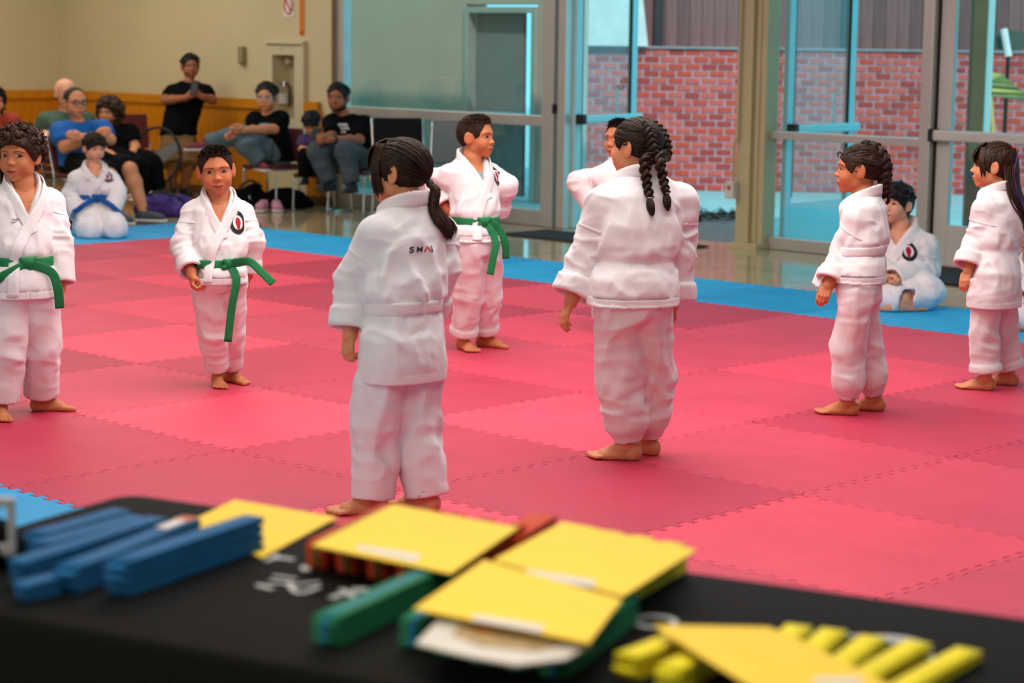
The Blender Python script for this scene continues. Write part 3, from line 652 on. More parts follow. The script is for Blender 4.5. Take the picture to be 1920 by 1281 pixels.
def rotx(a): c, s = math.cos(a), math.sin(a); return np.array([[1, 0, 0], [0, c, -s], [0, s, c]])
def roty(a): c, s = math.cos(a), math.sin(a); return np.array([[c, 0, s], [0, 1, 0], [-s, 0, c]])
class Person: pass
def hand(F, wr, fd, palm, thumb, L, curl=.5, spread=1.0, thumb_in=.5):
    e1 = nrm(fd); e2 = np.asarray(thumb, float); e2 = nrm(e2-e1*(e2 @ e1)); e3 = np.cross(e1, e2)
    if e3 @ np.asarray(palm, float) < 0: e3 = -e3
    offs = np.array([.155, .052, -.050, -.145])*spread*L; ln = np.array([.40, .45, .42, .33])*L; kn = np.array([.50, .52, .50, .455])*L
    for j in range(4):
        k0 = wr+e2*offs[j]*.55+e1*.06*L; k1 = wr+e2*offs[j]+e1*kn[j]-e3*.02*L
        F.cap(k0, k1, .085*L, .068*L, k=.035*L)
    F.ell(wr+e1*.26*L+e2*.16*L+e3*.05*L, (.12*L,)*3, k=.05*L)
    for j in range(4):
        p = wr+e2*offs[j]+e1*kn[j]-e3*.02*L; a = curl*.75+.05*j*curl; r = np.array([.060, .056, .052, .045])*L*(1 if j < 3 else .86)
        for q, (fr_, da) in enumerate(((.44, 0), (.32, curl*1.15), (.24, curl*.85))):
            a += da; d = e1*math.cos(a)+e3*math.sin(a); p2 = p+d*ln[j]*fr_
            F.cap(p, p2, r[q], r[q+1], k=.018*L); p = p2
    t0 = wr+e1*.13*L+e2*.12*L+e3*.04*L; t1 = t0+(e1*.19+e2*(.17-.10*thumb_in)+e3*(.05+.10*thumb_in))*L; t2 = t1+(e1*.21+e2*(.06-.16*thumb_in)+e3*(.04+.08*thumb_in))*L; t3 = t2+(e1*.10+e2*(.0-.08*thumb_in)+e3*.04)*L
    F.poly([t0, t1, t2, t3], [.088*L, .070*L, .060*L, .050*L], k=.03*L)
def arm_field(sh, el, wr, fd, palm, thumb, B, vox, curl, full, thumb_in=.5):
    L = .108*B; tip = wr+nrm(fd)*L
    start = sh if full else el+(wr-el)*.35
    P = np.array([start, el if full else start, wr, tip]); F = Field(P.min(0)-.055*B, P.max(0)+.055*B, vox)
    if full: F.cap(sh, el, .036*B, .029*B, k=.01*B); F.cap(el, el+(wr-el)*.35, .029*B, .030*B, k=.012*B)
    F.cap(start if not full else el+(wr-el)*.35, wr, .028*B, .020*B, k=.012*B)
    F.cap(wr, wr+nrm(fd)*.02*B, .019*B, .021*B, k=.01*B)
    hand(F, wr+nrm(fd)*.012*B, fd, palm, thumb, L, curl, 1.0, thumb_in)
    return F
def foot_field(kn, an, dirv, B, vox, up=.45, bare=True, zfloor=0.0):
    d = nrm([dirv[0], dirv[1], 0]); sd = np.array([d[1], -d[0], 0]); L = .148*B; st = an+(kn-an)*up
    a0 = np.array([an[0], an[1], zfloor]); P = np.array([st, an, a0-d*.25*L, a0+d*.95*L, a0+sd*.3*L, a0-sd*.3*L]); F = Field(P.min(0)-.05*B, P.max(0)+.05*B, vox)
    F.cap(st, an+np.array([0, 0, .01*B]), .036*B if up > .6 else .031*B, .023*B, k=.01*B)
    if up > .6: F.cap(an+(kn-an)*.62, an+(kn-an)*.45, .043*B, .037*B, k=.03*B)
    F.ell(a0-d*.13*L+[0, 0, .16*L], (.15*L, .15*L, .17*L), k=.05*L)
    F.cap(an, a0+d*.1*L+[0, 0, .2*L], .023*B, .13*L*1.05, k=.06*L)
    F.cap(a0+d*.12*L+[0, 0, .26*L], a0+d*.52*L+[0, 0, .10*L], .14*L, .10*L, k=.08*L)
    F.cap(a0-d*.1*L+[0, 0, .1*L], a0+d*.5*L+sd*.08*L+[0, 0, .085*L], .12*L, .10*L, k=.06*L); F.cap(a0-d*.1*L+[0, 0, .1*L], a0+d*.46*L-sd*.1*L+[0, 0, .085*L], .12*L, .095*L, k=.06*L)
    for q, (o, l, r) in enumerate(((.13, .80, .062), (.045, .79, .046), (-.03, .75, .042), (-.095, .70, .040), (-.155, .635, .038))):
        for s_ in ((1,) if q == 0 else (1,)):
            F.cap(a0+d*(.5-.06*(q > 2))*L+sd*o*L*P_side[0]+[0, 0, .08*L], a0+d*l*L+sd*o*1.15*L*P_side[0]+[0, 0, .055*L], r*1.1*L, r*L, k=.022*L)
    F.cut((0, 0, 1), zfloor+.001); return F
P_side = [1]
# ------------------------------------------------------------------ hair
def on_cap(d, inf):
    d = nrm(d); return CRC+d*(CRR+inf)
def slerp_path(a, b, n, inf, lift=0.0):
    a, b = nrm(a), nrm(b); w = math.acos(np.clip(a @ b, -.999, .999)); P = []
    for t in np.linspace(0, 1, n):
        d = (math.sin((1-t)*w)*a+math.sin(t*w)*b)/math.sin(w); P.append(CRC+nrm(d)*(CRR+inf+lift*math.sin(math.pi*t)))
    return np.array(P)
def strands(mb, paths, h, r, n_per, jit, sides=4):
    for P in paths:
        for _ in range(n_per):
            J = np.array([random.gauss(0, jit) for _ in range(3)]); K = np.array([random.gauss(0, jit*.6) for _ in range(3)]); m = len(P)
            Q = (np.asarray(P)+J*np.linspace(.5, 1, m)[:, None]+K*np.sin(np.linspace(0, 5, m))[:, None])*h
            rr = r*h*np.concatenate([np.linspace(.5, 1, m//2), np.linspace(1, .25, m-m//2)]); mb.tube(Q, rr, sides)
def braid(mb, path, r, turns, h, a=1.0, n=90, push=None):
    P = spline(path, n)*h
    if push is not None: P = smooth_pts(push(P, .045*h), 8)
    T = np.gradient(P, axis=0); T /= np.linalg.norm(T, axis=1)[:, None]
    side = np.cross(T, np.array([0, -1.0, .15])); side /= np.linalg.norm(side, axis=1)[:, None]; nn = np.cross(side, T); t = np.linspace(0, 1, n)
    r = np.interp(t, np.linspace(0, 1, len(r)), r)*h
    for k in range(3):
        th = 2*math.pi*(turns*t+k/3); Q = P+side*(r*.95*np.sin(th))[:, None]+nn*(r*.62*np.sin(2*th))[:, None]
        mb.tube(Q, r*.72, 7)
        for _ in range(5):
            j = np.array([random.uniform(-.45, .45) for _ in range(2)]); mb.tube(Q+side*(r*j[0])[:, None]+nn*(r*(.35+abs(j[1])))[:, None], r*.20, 4)
def tassel(mb, p0, p1, w, h, n=46, curl=.1):
    for _ in range(n):
        a = np.array([random.gauss(0, 1), random.gauss(0, 1), 0]); a = a/max(1, np.linalg.norm(a)); e = random.uniform(.8, 1.08)
        P = [p0+a*w*.35, p0+(p1-p0)*.4*e+a*w*1.0, p0+(p1-p0)*.75*e+a*w*.85, p0+(p1-p0)*e+a*w*.25+np.array([curl*random.uniform(-.3, 1), 0, 0])*w*4]
        mb.tube(spline(P, 8)*h, np.array([.014, .018, .018, .018, .016, .014, .010, .003])*h, 4)
def hair(style, h, vox, o, push=lambda P, m: P):
    """returns main MB plus list of (name, MB, material, label) extras; all in the head frame"""
    mb = MB(); ex = []; rnd = random.Random(o.get('seed', 3))
    F = Field(np.array([-.62, -.72, -.75])*h, np.array([.62, .66, .72])*h, vox); q = lambda *a: np.array(a)*h
    def capell(ix, iy, iz, dz=0, dy=0): F.ell((CRC+[0, dy, dz])*h, (CRR+[ix, iy, iz])*h)
    def front(y0, z0, y1, z1):     # keep the part up and back of the line through two (y,z) points
        d = np.array([y1-y0, z1-z0]); n = np.array([d[1], -d[0]]); n = n/np.linalg.norm(n)
        F.cut((0, n[0], n[1]), (n[0]*y0+n[1]*z0)*h, k=.02*h)
    def ears():
        for s_ in (-1, 1): F.ell(q(s_*.40, .02, -.05), q(.10, .12, .17), k=.02*h, op='d')
    if style == 'fade':
        capell(.010, .014, .022); F.ell((CRC+[0, .015, .12])*h, q(.335, .42, .325), k=.05*h); front(.40, .48, .19, -.06); front(.17, -.10, -.40, -.28); ears(); F.ell(q(0, .40, .02), q(.295, .225, .375), k=.03*h, op='d')
        for _ in range(1500):
            a = rnd.uniform(0, 6.28); e = math.acos(rnd.uniform(.30, 1)); d = np.array([math.sin(a)*math.sin(e), math.cos(a)*math.sin(e)+.10, math.cos(e)]); p = on_cap(d, .012)
            if p[2] < .30+.10*max(0, p[1]): continue
            t = nrm([rnd.gauss(0, .18)+d[0]*.5, .85+rnd.gauss(0, .15), .55+rnd.gauss(0, .15)]); L = rnd.uniform(.07, .14)*(1 if p[2] > .4 else .6); b = nrm(t+np.array([0, .5, -.35]))
            mb.tube(np.array([p, p+t*L*.6, p+t*L*.6+b*L*.45])*h, np.array([.013, .011, .003])*h, 4, caps=False)
    elif style == 'curly':
        capell(.05, .05, .06, .01); front(.42, .31, .16, .0); front(.16, -.06, -.42, -.20)
        for _ in range(240):
            d = np.array([rnd.gauss(0, 1), rnd.gauss(0, 1), rnd.gauss(.2, 1)]); p = on_cap(d, rnd.uniform(.05, .13))
            if p[2] < (.27 if p[1] > .18 else .02 if p[1] > .05 else -.24): continue
            if abs(p[0]) > .28 and -.2 < p[1] < .1 and p[2] < .10: continue
            F.ell(p*h, (rnd.uniform(.042, .07)*h,)*3, k=.012*h)
        for _ in range(260):
            d = np.array([rnd.gauss(0, 1), rnd.gauss(0, 1), rnd.gauss(.3, 1)]); p = on_cap(d, rnd.uniform(.10, .17))
            if p[2] < (.29 if p[1] > .18 else .05 if p[1] > .05 else -.2) or (abs(p[0]) > .28 and -.2 < p[1] < .1 and p[2] < .12): continue
            a = nrm(np.cross(d, [rnd.random(), rnd.random(), rnd.random()])); b = nrm(np.cross(a, d)); t = np.linspace(0, rnd.uniform(5, 9), 14); rr = rnd.uniform(.022, .04)
            Q = p+np.outer(np.cos(t)*rr, a)+np.outer(np.sin(t)*rr, b)+np.outer(t*.006, nrm(d)); mb.tube(Q*h, .011*h, 5)
    elif style == 'long_curly':
        capell(.06, .06, .06, .01); front(.40, .26, .22, -.1); 
        for _ in range(330):
            d = np.array([rnd.gauss(0, 1), rnd.gauss(-.35, .8), rnd.gauss(0, 1)]); p = on_cap(d, rnd.uniform(.04, .14)); 
            if p[2] < .05: p = np.array([p[0]*1.05+(.05 if p[0] > 0 else -.05), min(p[1], .12), p[2]*1.9+.05])
            if p[1] > .2 and p[2] < .22: continue
            if abs(p[0]) < .27 and p[1] > 0 and p[2] < .25: continue
            F.ell(p*h, (rnd.uniform(.06, .10)*h,)*3, k=.02*h)
    elif style in ('short', 'mop', 'receding', 'bald'):
        if style == 'bald':
            capell(.008, .012, .0, -.03); front(.0, .10, .14, -.15); F.cut((0, 0, -1), -.12*h, k=.02*h); front(.17, -.12, -.40, -.30); ears()
        else:
            t = dict(short=.045, mop=.075, receding=.018)[style]; capell(t*.7, t, t)
            if style == 'receding': front(.24, .50, .14, -.14); F.ell(q(0, .36, .06), q(.30, .25, .42), k=.03*h, op='d')
            elif style == 'mop': front(.44, .20, .17, -.06)
            else: front(.43, .36, .18, -.12); F.ell(q(0, .42, .0), q(.30, .24, .32), k=.03*h, op='d')
            front(.17, -.12, -.42, -.30); ears()
            for _ in range(0 if style == 'receding' else 150):
                a = rnd.uniform(0, 6.28); e = rnd.uniform(0, 1.35); d = np.array([math.sin(a)*math.sin(e), math.cos(a)*math.sin(e), math.cos(e)]); p = on_cap(d, t)
                if (p[2] < .2 and p[1] > .1) or (style == 'short' and p[1] > .12 and p[2] < .43): continue
                tt = nrm(np.array([d[0]*.8+rnd.gauss(0, .4), abs(d[1])*.3+.4+rnd.gauss(0, .3), .15-.5*math.sin(e)])); L = rnd.uniform(.08, .15)
                F.cap(p*h, (p+tt*L)*h, .038*h, .014*h, k=.02*h)
    elif style == 'pony':
        capell(.03, .035, .03); front(.42, .10, .20, -.30); front(.1, -.22, -.46, -.22)
        for s_ in (-1, 1): F.ell(q(s_*.40, -.03, -.09), q(.07, .065, .09), k=.05*h, op='d')
        ctr = np.array([0, -.52, -.17]); F.ell(ctr*h, q(.07, .06, .07), k=.05*h)
        for s_ in (-1, 1):
            for _ in range(60):   # side locks falling in front of the ear
                a = rnd.uniform(-.06, .06); b = rnd.uniform(-.03, .05); z1 = rnd.uniform(-.42, -.22)
                mb.tube(spline([(s_*.22, .22+a, .44), (s_*(.335+b*.3), .26+a, .15), (s_*(.33+b), .24+a, -.1), (s_*(.305+b), .21+a*1.3, z1)], 9)*h, np.array([.014, .02, .022, .022, .022, .02, .016, .011, .003])*h, 4)
        for _ in range(120):      # fringe
            x = rnd.uniform(-.26, .26); z1 = rnd.uniform(.04, .12)
            mb.tube(spline([(x*.5, .18, .50), (x*.9, .36, .38), (x*1.05, .43-.25*x*x, .22), (x*1.1, .425-.4*x*x, z1)], 8)*h, np.array([.016, .02, .02, .02, .018, .014, .009, .003])*h, 4)
        paths = []
        for _ in range(260):
            a = rnd.uniform(0, 6.28); e = rnd.uniform(.1, 1.75); d = np.array([math.sin(a)*math.sin(e), math.cos(a)*math.sin(e), math.cos(e)])
            if d[1] > .55 and d[2] < .45: continue
            paths.append(slerp_path(d, (0.0, -1, -.50), 9, .034))
        strands(mb, paths, h, .014, 1, .006)
        tip = np.array(o.get('tip', (.06, -.66, -.95)))
        for _ in range(170):
            a = np.array([rnd.gauss(0, 1), rnd.gauss(0, 1), 0]); a = a/max(1, np.linalg.norm(a)); e = rnd.uniform(.72, 1.05)
            P = [ctr+a*.045, ctr+np.array([0, -.09, -.10])+a*.07, ctr+(tip-ctr)*.5*e+a*.105+np.array([0, -.03, 0]), ctr+(tip-ctr)*.8*e+a*.085, ctr+(tip-ctr)*e+a*.03]
            mb.tube(push(spline(P, 10)*h, rnd.uniform(.02, .10)*h), np.array([.016, .02, .022, .022, .022, .02, .018, .014, .009, .003])*h, 4)
        t = MB(); th = np.linspace(0, 2*math.pi, 17); t.tube(np.stack([ctr[0]+.062*np.cos(th), ctr[1]+.03*np.sin(th)-.03, ctr[2]-.02+.055*np.sin(th)], 1)*h, .03*h, 7); ex.append(('hair_tie', t, m_dark, 'black hair tie'))
    elif style in ('braids', 'braid'):
        capell(.022, .026, .022); front(.40, .27, .20, -.06); front(.2, -.08, -.46, -.24); ears()
        paths = []
        if style == 'braids':
            F.fn(q(-.02, -.6, -.2), q(.02, .5, .6), lambda X, Y, Zz: np.sqrt(X*X)+0*Y+0*Zz-.006*h, k=.012*h, op='d')
            for s_ in (-1, 1):
                for _ in range(150):
                    a = rnd.uniform(-1.2, 2.9); e = rnd.uniform(.12, 1.7); d = np.array([s_*abs(math.sin(e)*math.cos(a*.5)), math.sin(a)*math.sin(e), math.cos(e)])
                    if d[1] > .6 and d[2] < .35: continue
                    g = (s_*.62, -.75, .35 if d[2] > .5 else -.15); paths.append(slerp_path(d, g, 9, .028))
                bp = o.get('paths'); bp = None if bp is None else bp[0 if s_ < 0 else 1]
                pth = [(s_*.16, -.22, .46), (s_*.23, -.36, .30), (s_*.25, -.45, .08), (s_*.23, -.47, -.12), (s_*.21, -.46, -.36), (s_*.20, -.45, -.66), (s_*.19, -.45, -.92)]
                if bp is not None: pth = pth[:4]+[tuple(v) for v in bp[:-1]]
                braid(mb, pth, [.03, .060, .072, .075, .068, .060, .050], 5.0, h, push=push)
                e_ = push(np.array([pth[-1]])*h, .06*h)[0]/h; e2 = push(np.array([e_+np.array([0, -.02, -.36]) if bp is None else bp[-1]])*h, .05*h)[0]/h; tassel(mb, e_, e2, .06, h)
                t = MB(); th = np.linspace(0, 2*math.pi, 13); t.tube(np.stack([e_[0]+.048*np.cos(th), e_[1]+.048*np.sin(th), np.full(13, e_[2])], 1)*h, .012*h, 6); ex.append(('hair_tie', t, mat('clear_band', (.45, .4, .38), .3), 'thin pale hair band'))
        else:
            for _ in range(260):
                a = rnd.uniform(0, 6.28); e = rnd.uniform(.15, 1.75); d = np.array([math.sin(a)*math.sin(e), math.cos(a)*math.sin(e), math.cos(e)])
                if d[1] > .6 and d[2] < .35: continue
                paths.append(slerp_path(d, (0, -1, .35 if d[2] > .4 else -.2), 9, .028))
            pth = [(0, -.05, .53), (0, -.33, .42), (0, -.49, .17), (0, -.52, -.10), (0, -.52, -.34), (0, -.54, -.52)]
            braid(mb, pth, [.06, .10, .115, .115, .10, .08], 3.2, h)
            c0 = np.array([0, -.56, -.60]); th = np.linspace(0, 6.0, 20); 
            for k in range(9): mb.tube((np.stack([.035*(k % 3-1)+0*th, c0[1]+.075*np.sin(th)*(1-.02*k), c0[2]+.075*np.cos(th)*(1+.03*k)], 1))*h, .032*h, 6)
            for _ in range(26):
                a = rnd.uniform(-.3, .3); p = np.array([rnd.uniform(-.34, .34), .34, .30]); mb.tube(spline([p, p+[0, .05, .05], p+[a*.2, .10, .0], p+[a*.2, .08, -.05]], 7)*h, .006*h, 4)
        strands(mb, paths, h, .012, 1, .005)
    elif style == 'halfup':
        capell(.03, .035, .03); front(.43, .10, .20, -.25)
        for s_ in (-1, 1): F.ell(q(s_*.40, -.02, -.05), q(.09, .09, .15), k=.02*h, op='d')
        F.ell(q(0, -.35, -.30), q(.27, .17, .35), k=.08*h)
        tie = np.array([0, -.42, .42])
        for _ in range(150):
            x = rnd.uniform(-.27, .27); z1 = rnd.uniform(.06, .15)
            mb.tube(spline([(x*.4, .15, .51), (x*.9, .36, .39), (x*1.05, .44-.25*x*x, .24), (x*1.1, .43-.4*x*x, z1)], 8)*h, np.array([.015, .02, .02, .02, .018, .014, .009, .003])*h, 4)
        for s_ in (-1, 1):
            for _ in range(36):
                a = rnd.uniform(-.05, .05); z1 = rnd.uniform(-.25, -.10)
                mb.tube(spline([(s_*.22, .22+a, .42), (s_*.335, .25+a, .15), (s_*.33, .22+a, -.05), (s_*.31, .20+a, z1)], 8)*h, np.array([.014, .018, .02, .02, .018, .014, .009, .003])*h, 4)
        paths = []
        for _ in range(150):
            a = rnd.uniform(0, 6.28); e = rnd.uniform(.2, 1.25); d = np.array([math.sin(a)*math.sin(e), math.cos(a)*math.sin(e), math.cos(e)]); paths.append(slerp_path(d, (0, -.75, .72), 8, .034))
        strands(mb, paths, h, .013, 1, .006)
        Lh = o.get('length', 1.65)
        for _ in range(330):
            a = rnd.uniform(-1.15, .6) if rnd.random() < .75 else rnd.uniform(.2, 1.3); x = .36*math.sin(a); y = -.02-.46*math.cos(a); e = rnd.uniform(.72, 1.03)*Lh; top = rnd.random() < .35
            s0 = (x*.25, -.46, .40) if top else (x, y+.03, rnd.uniform(.0, .25)); j = rnd.gauss(0, .03)
            P = [s0, (x*1.06, y-.03-(.06 if top else 0), -.1), (x*.95+j, y*.95-.06, -.5*Lh+.1), (x*.82+j, y*.9-.10, -.75*e-.05), (x*.75+j*2, y*.88-.10+rnd.gauss(0, .02), -e-.05)]
            mb.tube(smooth_pts(push(spline(P, 15)*h, rnd.uniform(.015, .08)*h), 2), np.array([.014]+[.02]*10+[.017, .013, .008, .003])*h, 4)
        t = MB(); th = np.linspace(0, 2*math.pi, 13); t.tube(np.stack([.055*np.cos(th), tie[1]+.02*np.sin(th), tie[2]+.05*np.sin(th)], 1)*h, .018*h, 6); ex.append(('hair_tie', t, mat('pink_tie', (.7, .10, .16), .5), 'pink-red hair tie'))
        t = MB()
        for _ in range(16):
            j = rnd.uniform(-.025, .025); t.tube(push(spline([(-.10+j, -.53, .36), (-.30+j, -.46, -.1), (-.30+j, -.46, -.6), (-.27+j*1.6, -.46, -1.3)], 12)*h, .11*h), .010*h, 4)
        ex.append(('tinsel_strand', t, mat('purple_tinsel', (.20, .02, .24), .25, metal=.6), 'shiny purple hair strand'))
    V, Q = F.mesh()
    if style == 'fade':
        t = MB(); t.add(V+vnormals(V, Q)*(noise(V/h*40, 5)*.006*h)[:, None], [Q]); ex.append(('clipped_sides', t, m_fade, 'clipped sides')); return mb, ex
    if len(V):
        N_ = vnormals(V, Q); amp = o.get('amp', .010)*h; V = V+N_*(noise(V/h*np.array([34, 34, 9]), 5)*amp)[:, None]; mb.add(V, [Q])
    return mb, ex
# ------------------------------------------------------------------ garments
def torso_axis(P):
    zs = np.array([P.zh-.6, P.zh, P.zn, P.zn+.3]); px = np.array([P.pel[0], P.pel[0], P.nk[0], P.nk[0]]); py = np.array([P.pel[1], P.pel[1], P.nk[1], P.nk[1]])
    return lambda z: (np.interp(z, zs, px), np.interp(z, zs, py))
def fold(V, N_, mask, B, amp, freq, seed, sharp=True):
    q = V/B*np.asarray(freq); wv = np.stack([noise(V/B*6, seed+i) for i in range(3)], 1); n1 = noise(q+wv*.8, seed+9); n2 = noise(q*2.1+wv*1.5, seed+17)
    r = (1-np.abs(n1)*2.2) if sharp else n1
    return V+N_*(mask*amp*1.35*B*(.75*r+.35*n2))[:, None]
def gi_jacket(P, o, vox):
    B, H0 = P.B, 0; ax = torso_axis(P); g = o.get('girth', 1.0); T = P.zn-P.zh
    zb, zm = P.zbelt, P.zhem; up = lambda s_: zb+(P.zn-zb)*s_
    zs = [zm, zm+(zb-zm)*.6, zb-.018*B, zb, zb+.02*B, zb+.045*B, up(.5), up(.78), up(.95), up(1.07)]
    rx = np.array([.120, .114, .102, .098, .106, .110, .110, .106, .074, .045])*B*g; ry = np.array([.094, .088, .079, .077, .085, .091, .086, .078, .058, .042])*B*g
    if o.get('flare'): rx[0] *= o['flare']; ry[0] *= o['flare']; rx[1] *= (1+o['flare'])/2; ry[1] *= (1+o['flare'])/2
    A = [ax(z) for z in zs]; pts = [P.sh[0], P.sh[1], P.el[0], P.el[1], P.wr[0], P.wr[1]]
    lo = np.minimum(np.min(pts, 0)-.075*B, [min(a[0] for a in A)-.15*B*g, min(a[1] for a in A)-.13*B*g, zm]); hi = np.maximum(np.max(pts, 0)+.075*B, [max(a[0] for a in A)+.15*B*g, max(a[1] for a in A)+.13*B*g, P.zn+.07*B])
    F = Field(lo, hi, vox); F.loft(zs, [a[0] for a in A], [a[1] for a in A], rx, ry, n=2.4)
    sr = o.get('sleeve', 1.0); P.cuffs = []
    for s_ in (0, 1):
        F.cap(P.nk+[0, -.004*B, -.018*B], P.sh[s_]+[0, 0, .002*B], .036*B, .044*B*sr, k=.03*B)
        e = P.wr[s_]-P.el[s_]; L = np.linalg.norm(e); e = e/L; end = P.wr[s_]-e*o.get('sleeve_short', .0)*L; P.cuffs.append((end, e))
        rw = o.get('cuff_r', .050)*B*sr
        F.cap(P.sh[s_], P.el[s_], .050*B*sr, .049*B*sr, k=.020*B); F.cyl(P.el[s_], end, .049*B*sr, rw, k=.010*B, rnd=.006)
        F.cap(P.el[s_]-e*.005*B, P.el[s_]+e*.01*B, .049*B*sr, k=.01*B)
        if o.get('roll', True):
            F.cyl(end-e*.052*B, end+e*.002*B, rw+.007*B, rw+.010*B, k=.002*B, rnd=.008)
        wl = .0 if o.get('roll', True) else .005*B; F.cyl(end-e*.035*B, end+e*.05*B, rw-.008*B-wl, rw-.005*B-wl, op='d', k=.004*B)
    nx, ny, nz = P.nk; ch = o.get('collar', 1.0)
    def ring(X, Y, Zz):
        r = np.sqrt(((X-nx)/1.05)**2+(Y-ny)**2); zc = nz-.002*B-(Y-ny)*.42
        return np.maximum(np.abs(r-(.051*B*ch))-.007*B, np.abs(Zz-zc)-.026*B)
    F.fn((nx-.08*B, ny-.08*B, nz-.06*B), (nx+.08*B, ny+.08*B, nz+.09*B), ring, k=.012*B)
    zv = P.zv; vw = .050*B
    def wedge(X, Y, Zz):
        w = np.clip((Zz-zv)/(nz+.01*B-zv), -1, 1.6)*vw; cxz = nx+.012*B*(1-np.clip((Zz-zv)/(nz-zv), 0, 1)); yy = ny+.010*B
        return np.maximum(np.maximum(np.abs(X-cxz)-w, yy-Y)*.8, zv-Zz)
    F.fn((nx-.12*B, ny, zv), (nx+.12*B, ny+.2*B, nz+.1*B), wedge, k=.008*B, op='d')
    F.cap((nx, ny, nz-.03*B), (nx, ny+.0*B, nz+.15*B), .043*B*ch, .052*B*ch, k=.01*B, op='d')
    a_, b_ = ax(zm); F.fn((a_-.2*B, b_-.2*B, zm-.05*B), (a_+.2*B, b_+.2*B, zm+.035*B), lambda X, Y, Zz: np.maximum((((np.abs(X-a_)/(rx[0]-.010*B))**2.4+(np.abs(Y-b_)/(ry[0]-.010*B))**2.4)**(1/2.4)-1)*ry[0], Zz-zm-.03*B), op='d', k=.004*B)
    F.cut((0, 0, 1), o.get('zmin', -9)); V, Q = F.mesh(); V = smooth_mesh(V, Q, 1)
    sd = o.get('seed', 1)*13
    N_ = vnormals(V, Q)
    dA = [np.minimum(seg_dist(V, P.sh[i], P.el[i])[0], seg_dist(V, P.el[i], P.wr[i])[0]) for i in (0, 1)]
    c_ = np.stack(ax(V[:, 2]), 1); dT = np.hypot(V[:, 0]-c_[:, 0], (V[:, 1]-c_[:, 1])*1.25)
    am = np.clip((dT*.62-np.minimum(*dA))/(.02*B)+.5, 0, 1)
    amp = o.get('fold', 1.0); zz = V[:, 2]
    edge = np.clip((zz-zm)/(.05*B), .15, 1)*np.clip(np.abs(zz-zb)/(.03*B), .1, 1)
    top = np.clip((P.zn+.01*B-zz)/(.06*B), 0, 1)
    near_belt = np.exp(-((zz-zb-.05*B)/(.07*B))**2)
    V = fold(V, N_, (1-am)*edge*top*(.55+.9*near_belt), B, .0050*amp, (17, 17, 5.5), sd)
    N_ = vnormals(V, Q); V = fold(V, N_, (1-am)*edge*top*.8, B, .0048*amp, (8, 8, 11), sd+40); V = fold(V, N_, (1-am)*edge*top*(.5+.6*near_belt), B, .0026*amp, (26, 26, 14), sd+50)
    for i in (0, 1):
        d1, t1 = seg_dist(V, P.sh[i], P.el[i]); d2, t2 = seg_dist(V, P.el[i], P.wr[i]); w = am*(np.minimum(d1, d2) < .085*B)
        bend = np.exp(-((V-P.el[i]) @ nrm(P.wr[i]-P.sh[i])/(.06*B))**2)
        e = nrm(P.wr[i]-P.sh[i]); cuff = np.clip(np.linalg.norm(V-P.wr[i], axis=1)/(.07*B)-.6, 0, 1)
        tt = (V @ e)[:, None]*e; W_ = tt*2.4+(V-tt)*.9; q = W_/B*13; wv = np.stack([noise(V/B*7, sd+i_) for i_ in range(3)], 1); n1 = noise(q+wv, sd+60+i)
        V = V+N_*(w*cuff*amp*B*(.0024+.0048*bend)*(1-2.2*np.abs(n1)))[:, None]
        n3 = noise(V/B*np.array([20, 20, 8])+wv, sd+80+i); V = V+N_*(w*cuff*amp*B*.0038*(1-2*np.abs(n3)))[:, None]
    V = smooth_mesh(V, Q, 1, .3)
    P.ax = ax; P.jc = Caster(V, Q); set_rexp(P, zs, rx, ry, P.zn-.015*B, .058*B*ch); return V, Q
def set_rexp(P, zs, rx, ry, zcol, rcol):
    P.rmax = rx.max()*1.3
    def rexp(phi, z):
        a, b = np.interp(z, zs, rx), np.interp(z, zs, ry); r = 1/((abs(math.sin(phi))/a)**2.4+(abs(math.cos(phi))/b)**2.4)**(1/2.4)
        return max(r, rcol) if z > zcol-.03*P.B else r
    P.rexp = rexp
def polar(P, phi, z, lift=.0, off=(0, 0)):
    a, b = P.ax(z); d = np.array([math.sin(phi), math.cos(phi), 0]); o_ = np.array([a, b, z]); r0 = P.rexp(phi, z); best = None; t = 0.0
    for _ in range(8):
        p, n_ = P.jc.hit(o_+d*t, d)
        if p is None: break
        r = (p-o_) @ d; t = r+.0015
        if n_ @ d > 0 and (best is None or abs(r-r0) < abs(best[0]-r0)): best = (r, p, n_)
        if r > r0*1.6: break
    if best is None or abs(best[0]-r0) > .03*P.B: return o_+d*(r0+lift), d, d
    return best[1]+d*lift, best[2], d
def smooth_pts(C, it=2):
    C = np.array(C)
    for _ in range(it): C[1:-1] = (C[:-2]+2*C[1:-1]+C[2:])/4
    return C
def band(P, phz, n, w, th, lift, close=False):
    pz = spline(np.array(phz), n); C, Nn = [], []
    for ph, z in pz:
        p, n_, d = polar(P, ph, z, lift); C.append(p); Nn.append(nrm(d+.5*n_))
    C = smooth_pts(C, 3); Nn = smooth_pts(Nn, 3); return ribbon(C, Nn, w, th)
def patch_on(P, phi0, z0, pts):
    """project flat (u,v) metres onto the jacket around phi0,z0; u to the viewer's right"""
    p0, _, _ = polar(P, phi0, z0); a, b = P.ax(z0); R = math.hypot(p0[0]-a, p0[1]-b); out = []
    for u, v, l in pts: out.append(polar(P, phi0-u/R, z0+v, l)[0])
    return np.array(out)
def disc_patch(P, phi0, z0, ru, rv, lift, r0=0.0, a0=0, a1=2*math.pi, n=28, off=(0, 0)):
    pts = []; rings = 3
    for k in range(rings+1):
        f = r0+(1-r0)*k/rings
        for j in range(n+1):
            t = a0+(a1-a0)*j/n; pts.append((off[0]+ru*f*math.cos(t), off[1]+rv*f*math.sin(t), lift))
    return patch_on(P, phi0, z0, pts), tri_quads(n+1, rings+1)
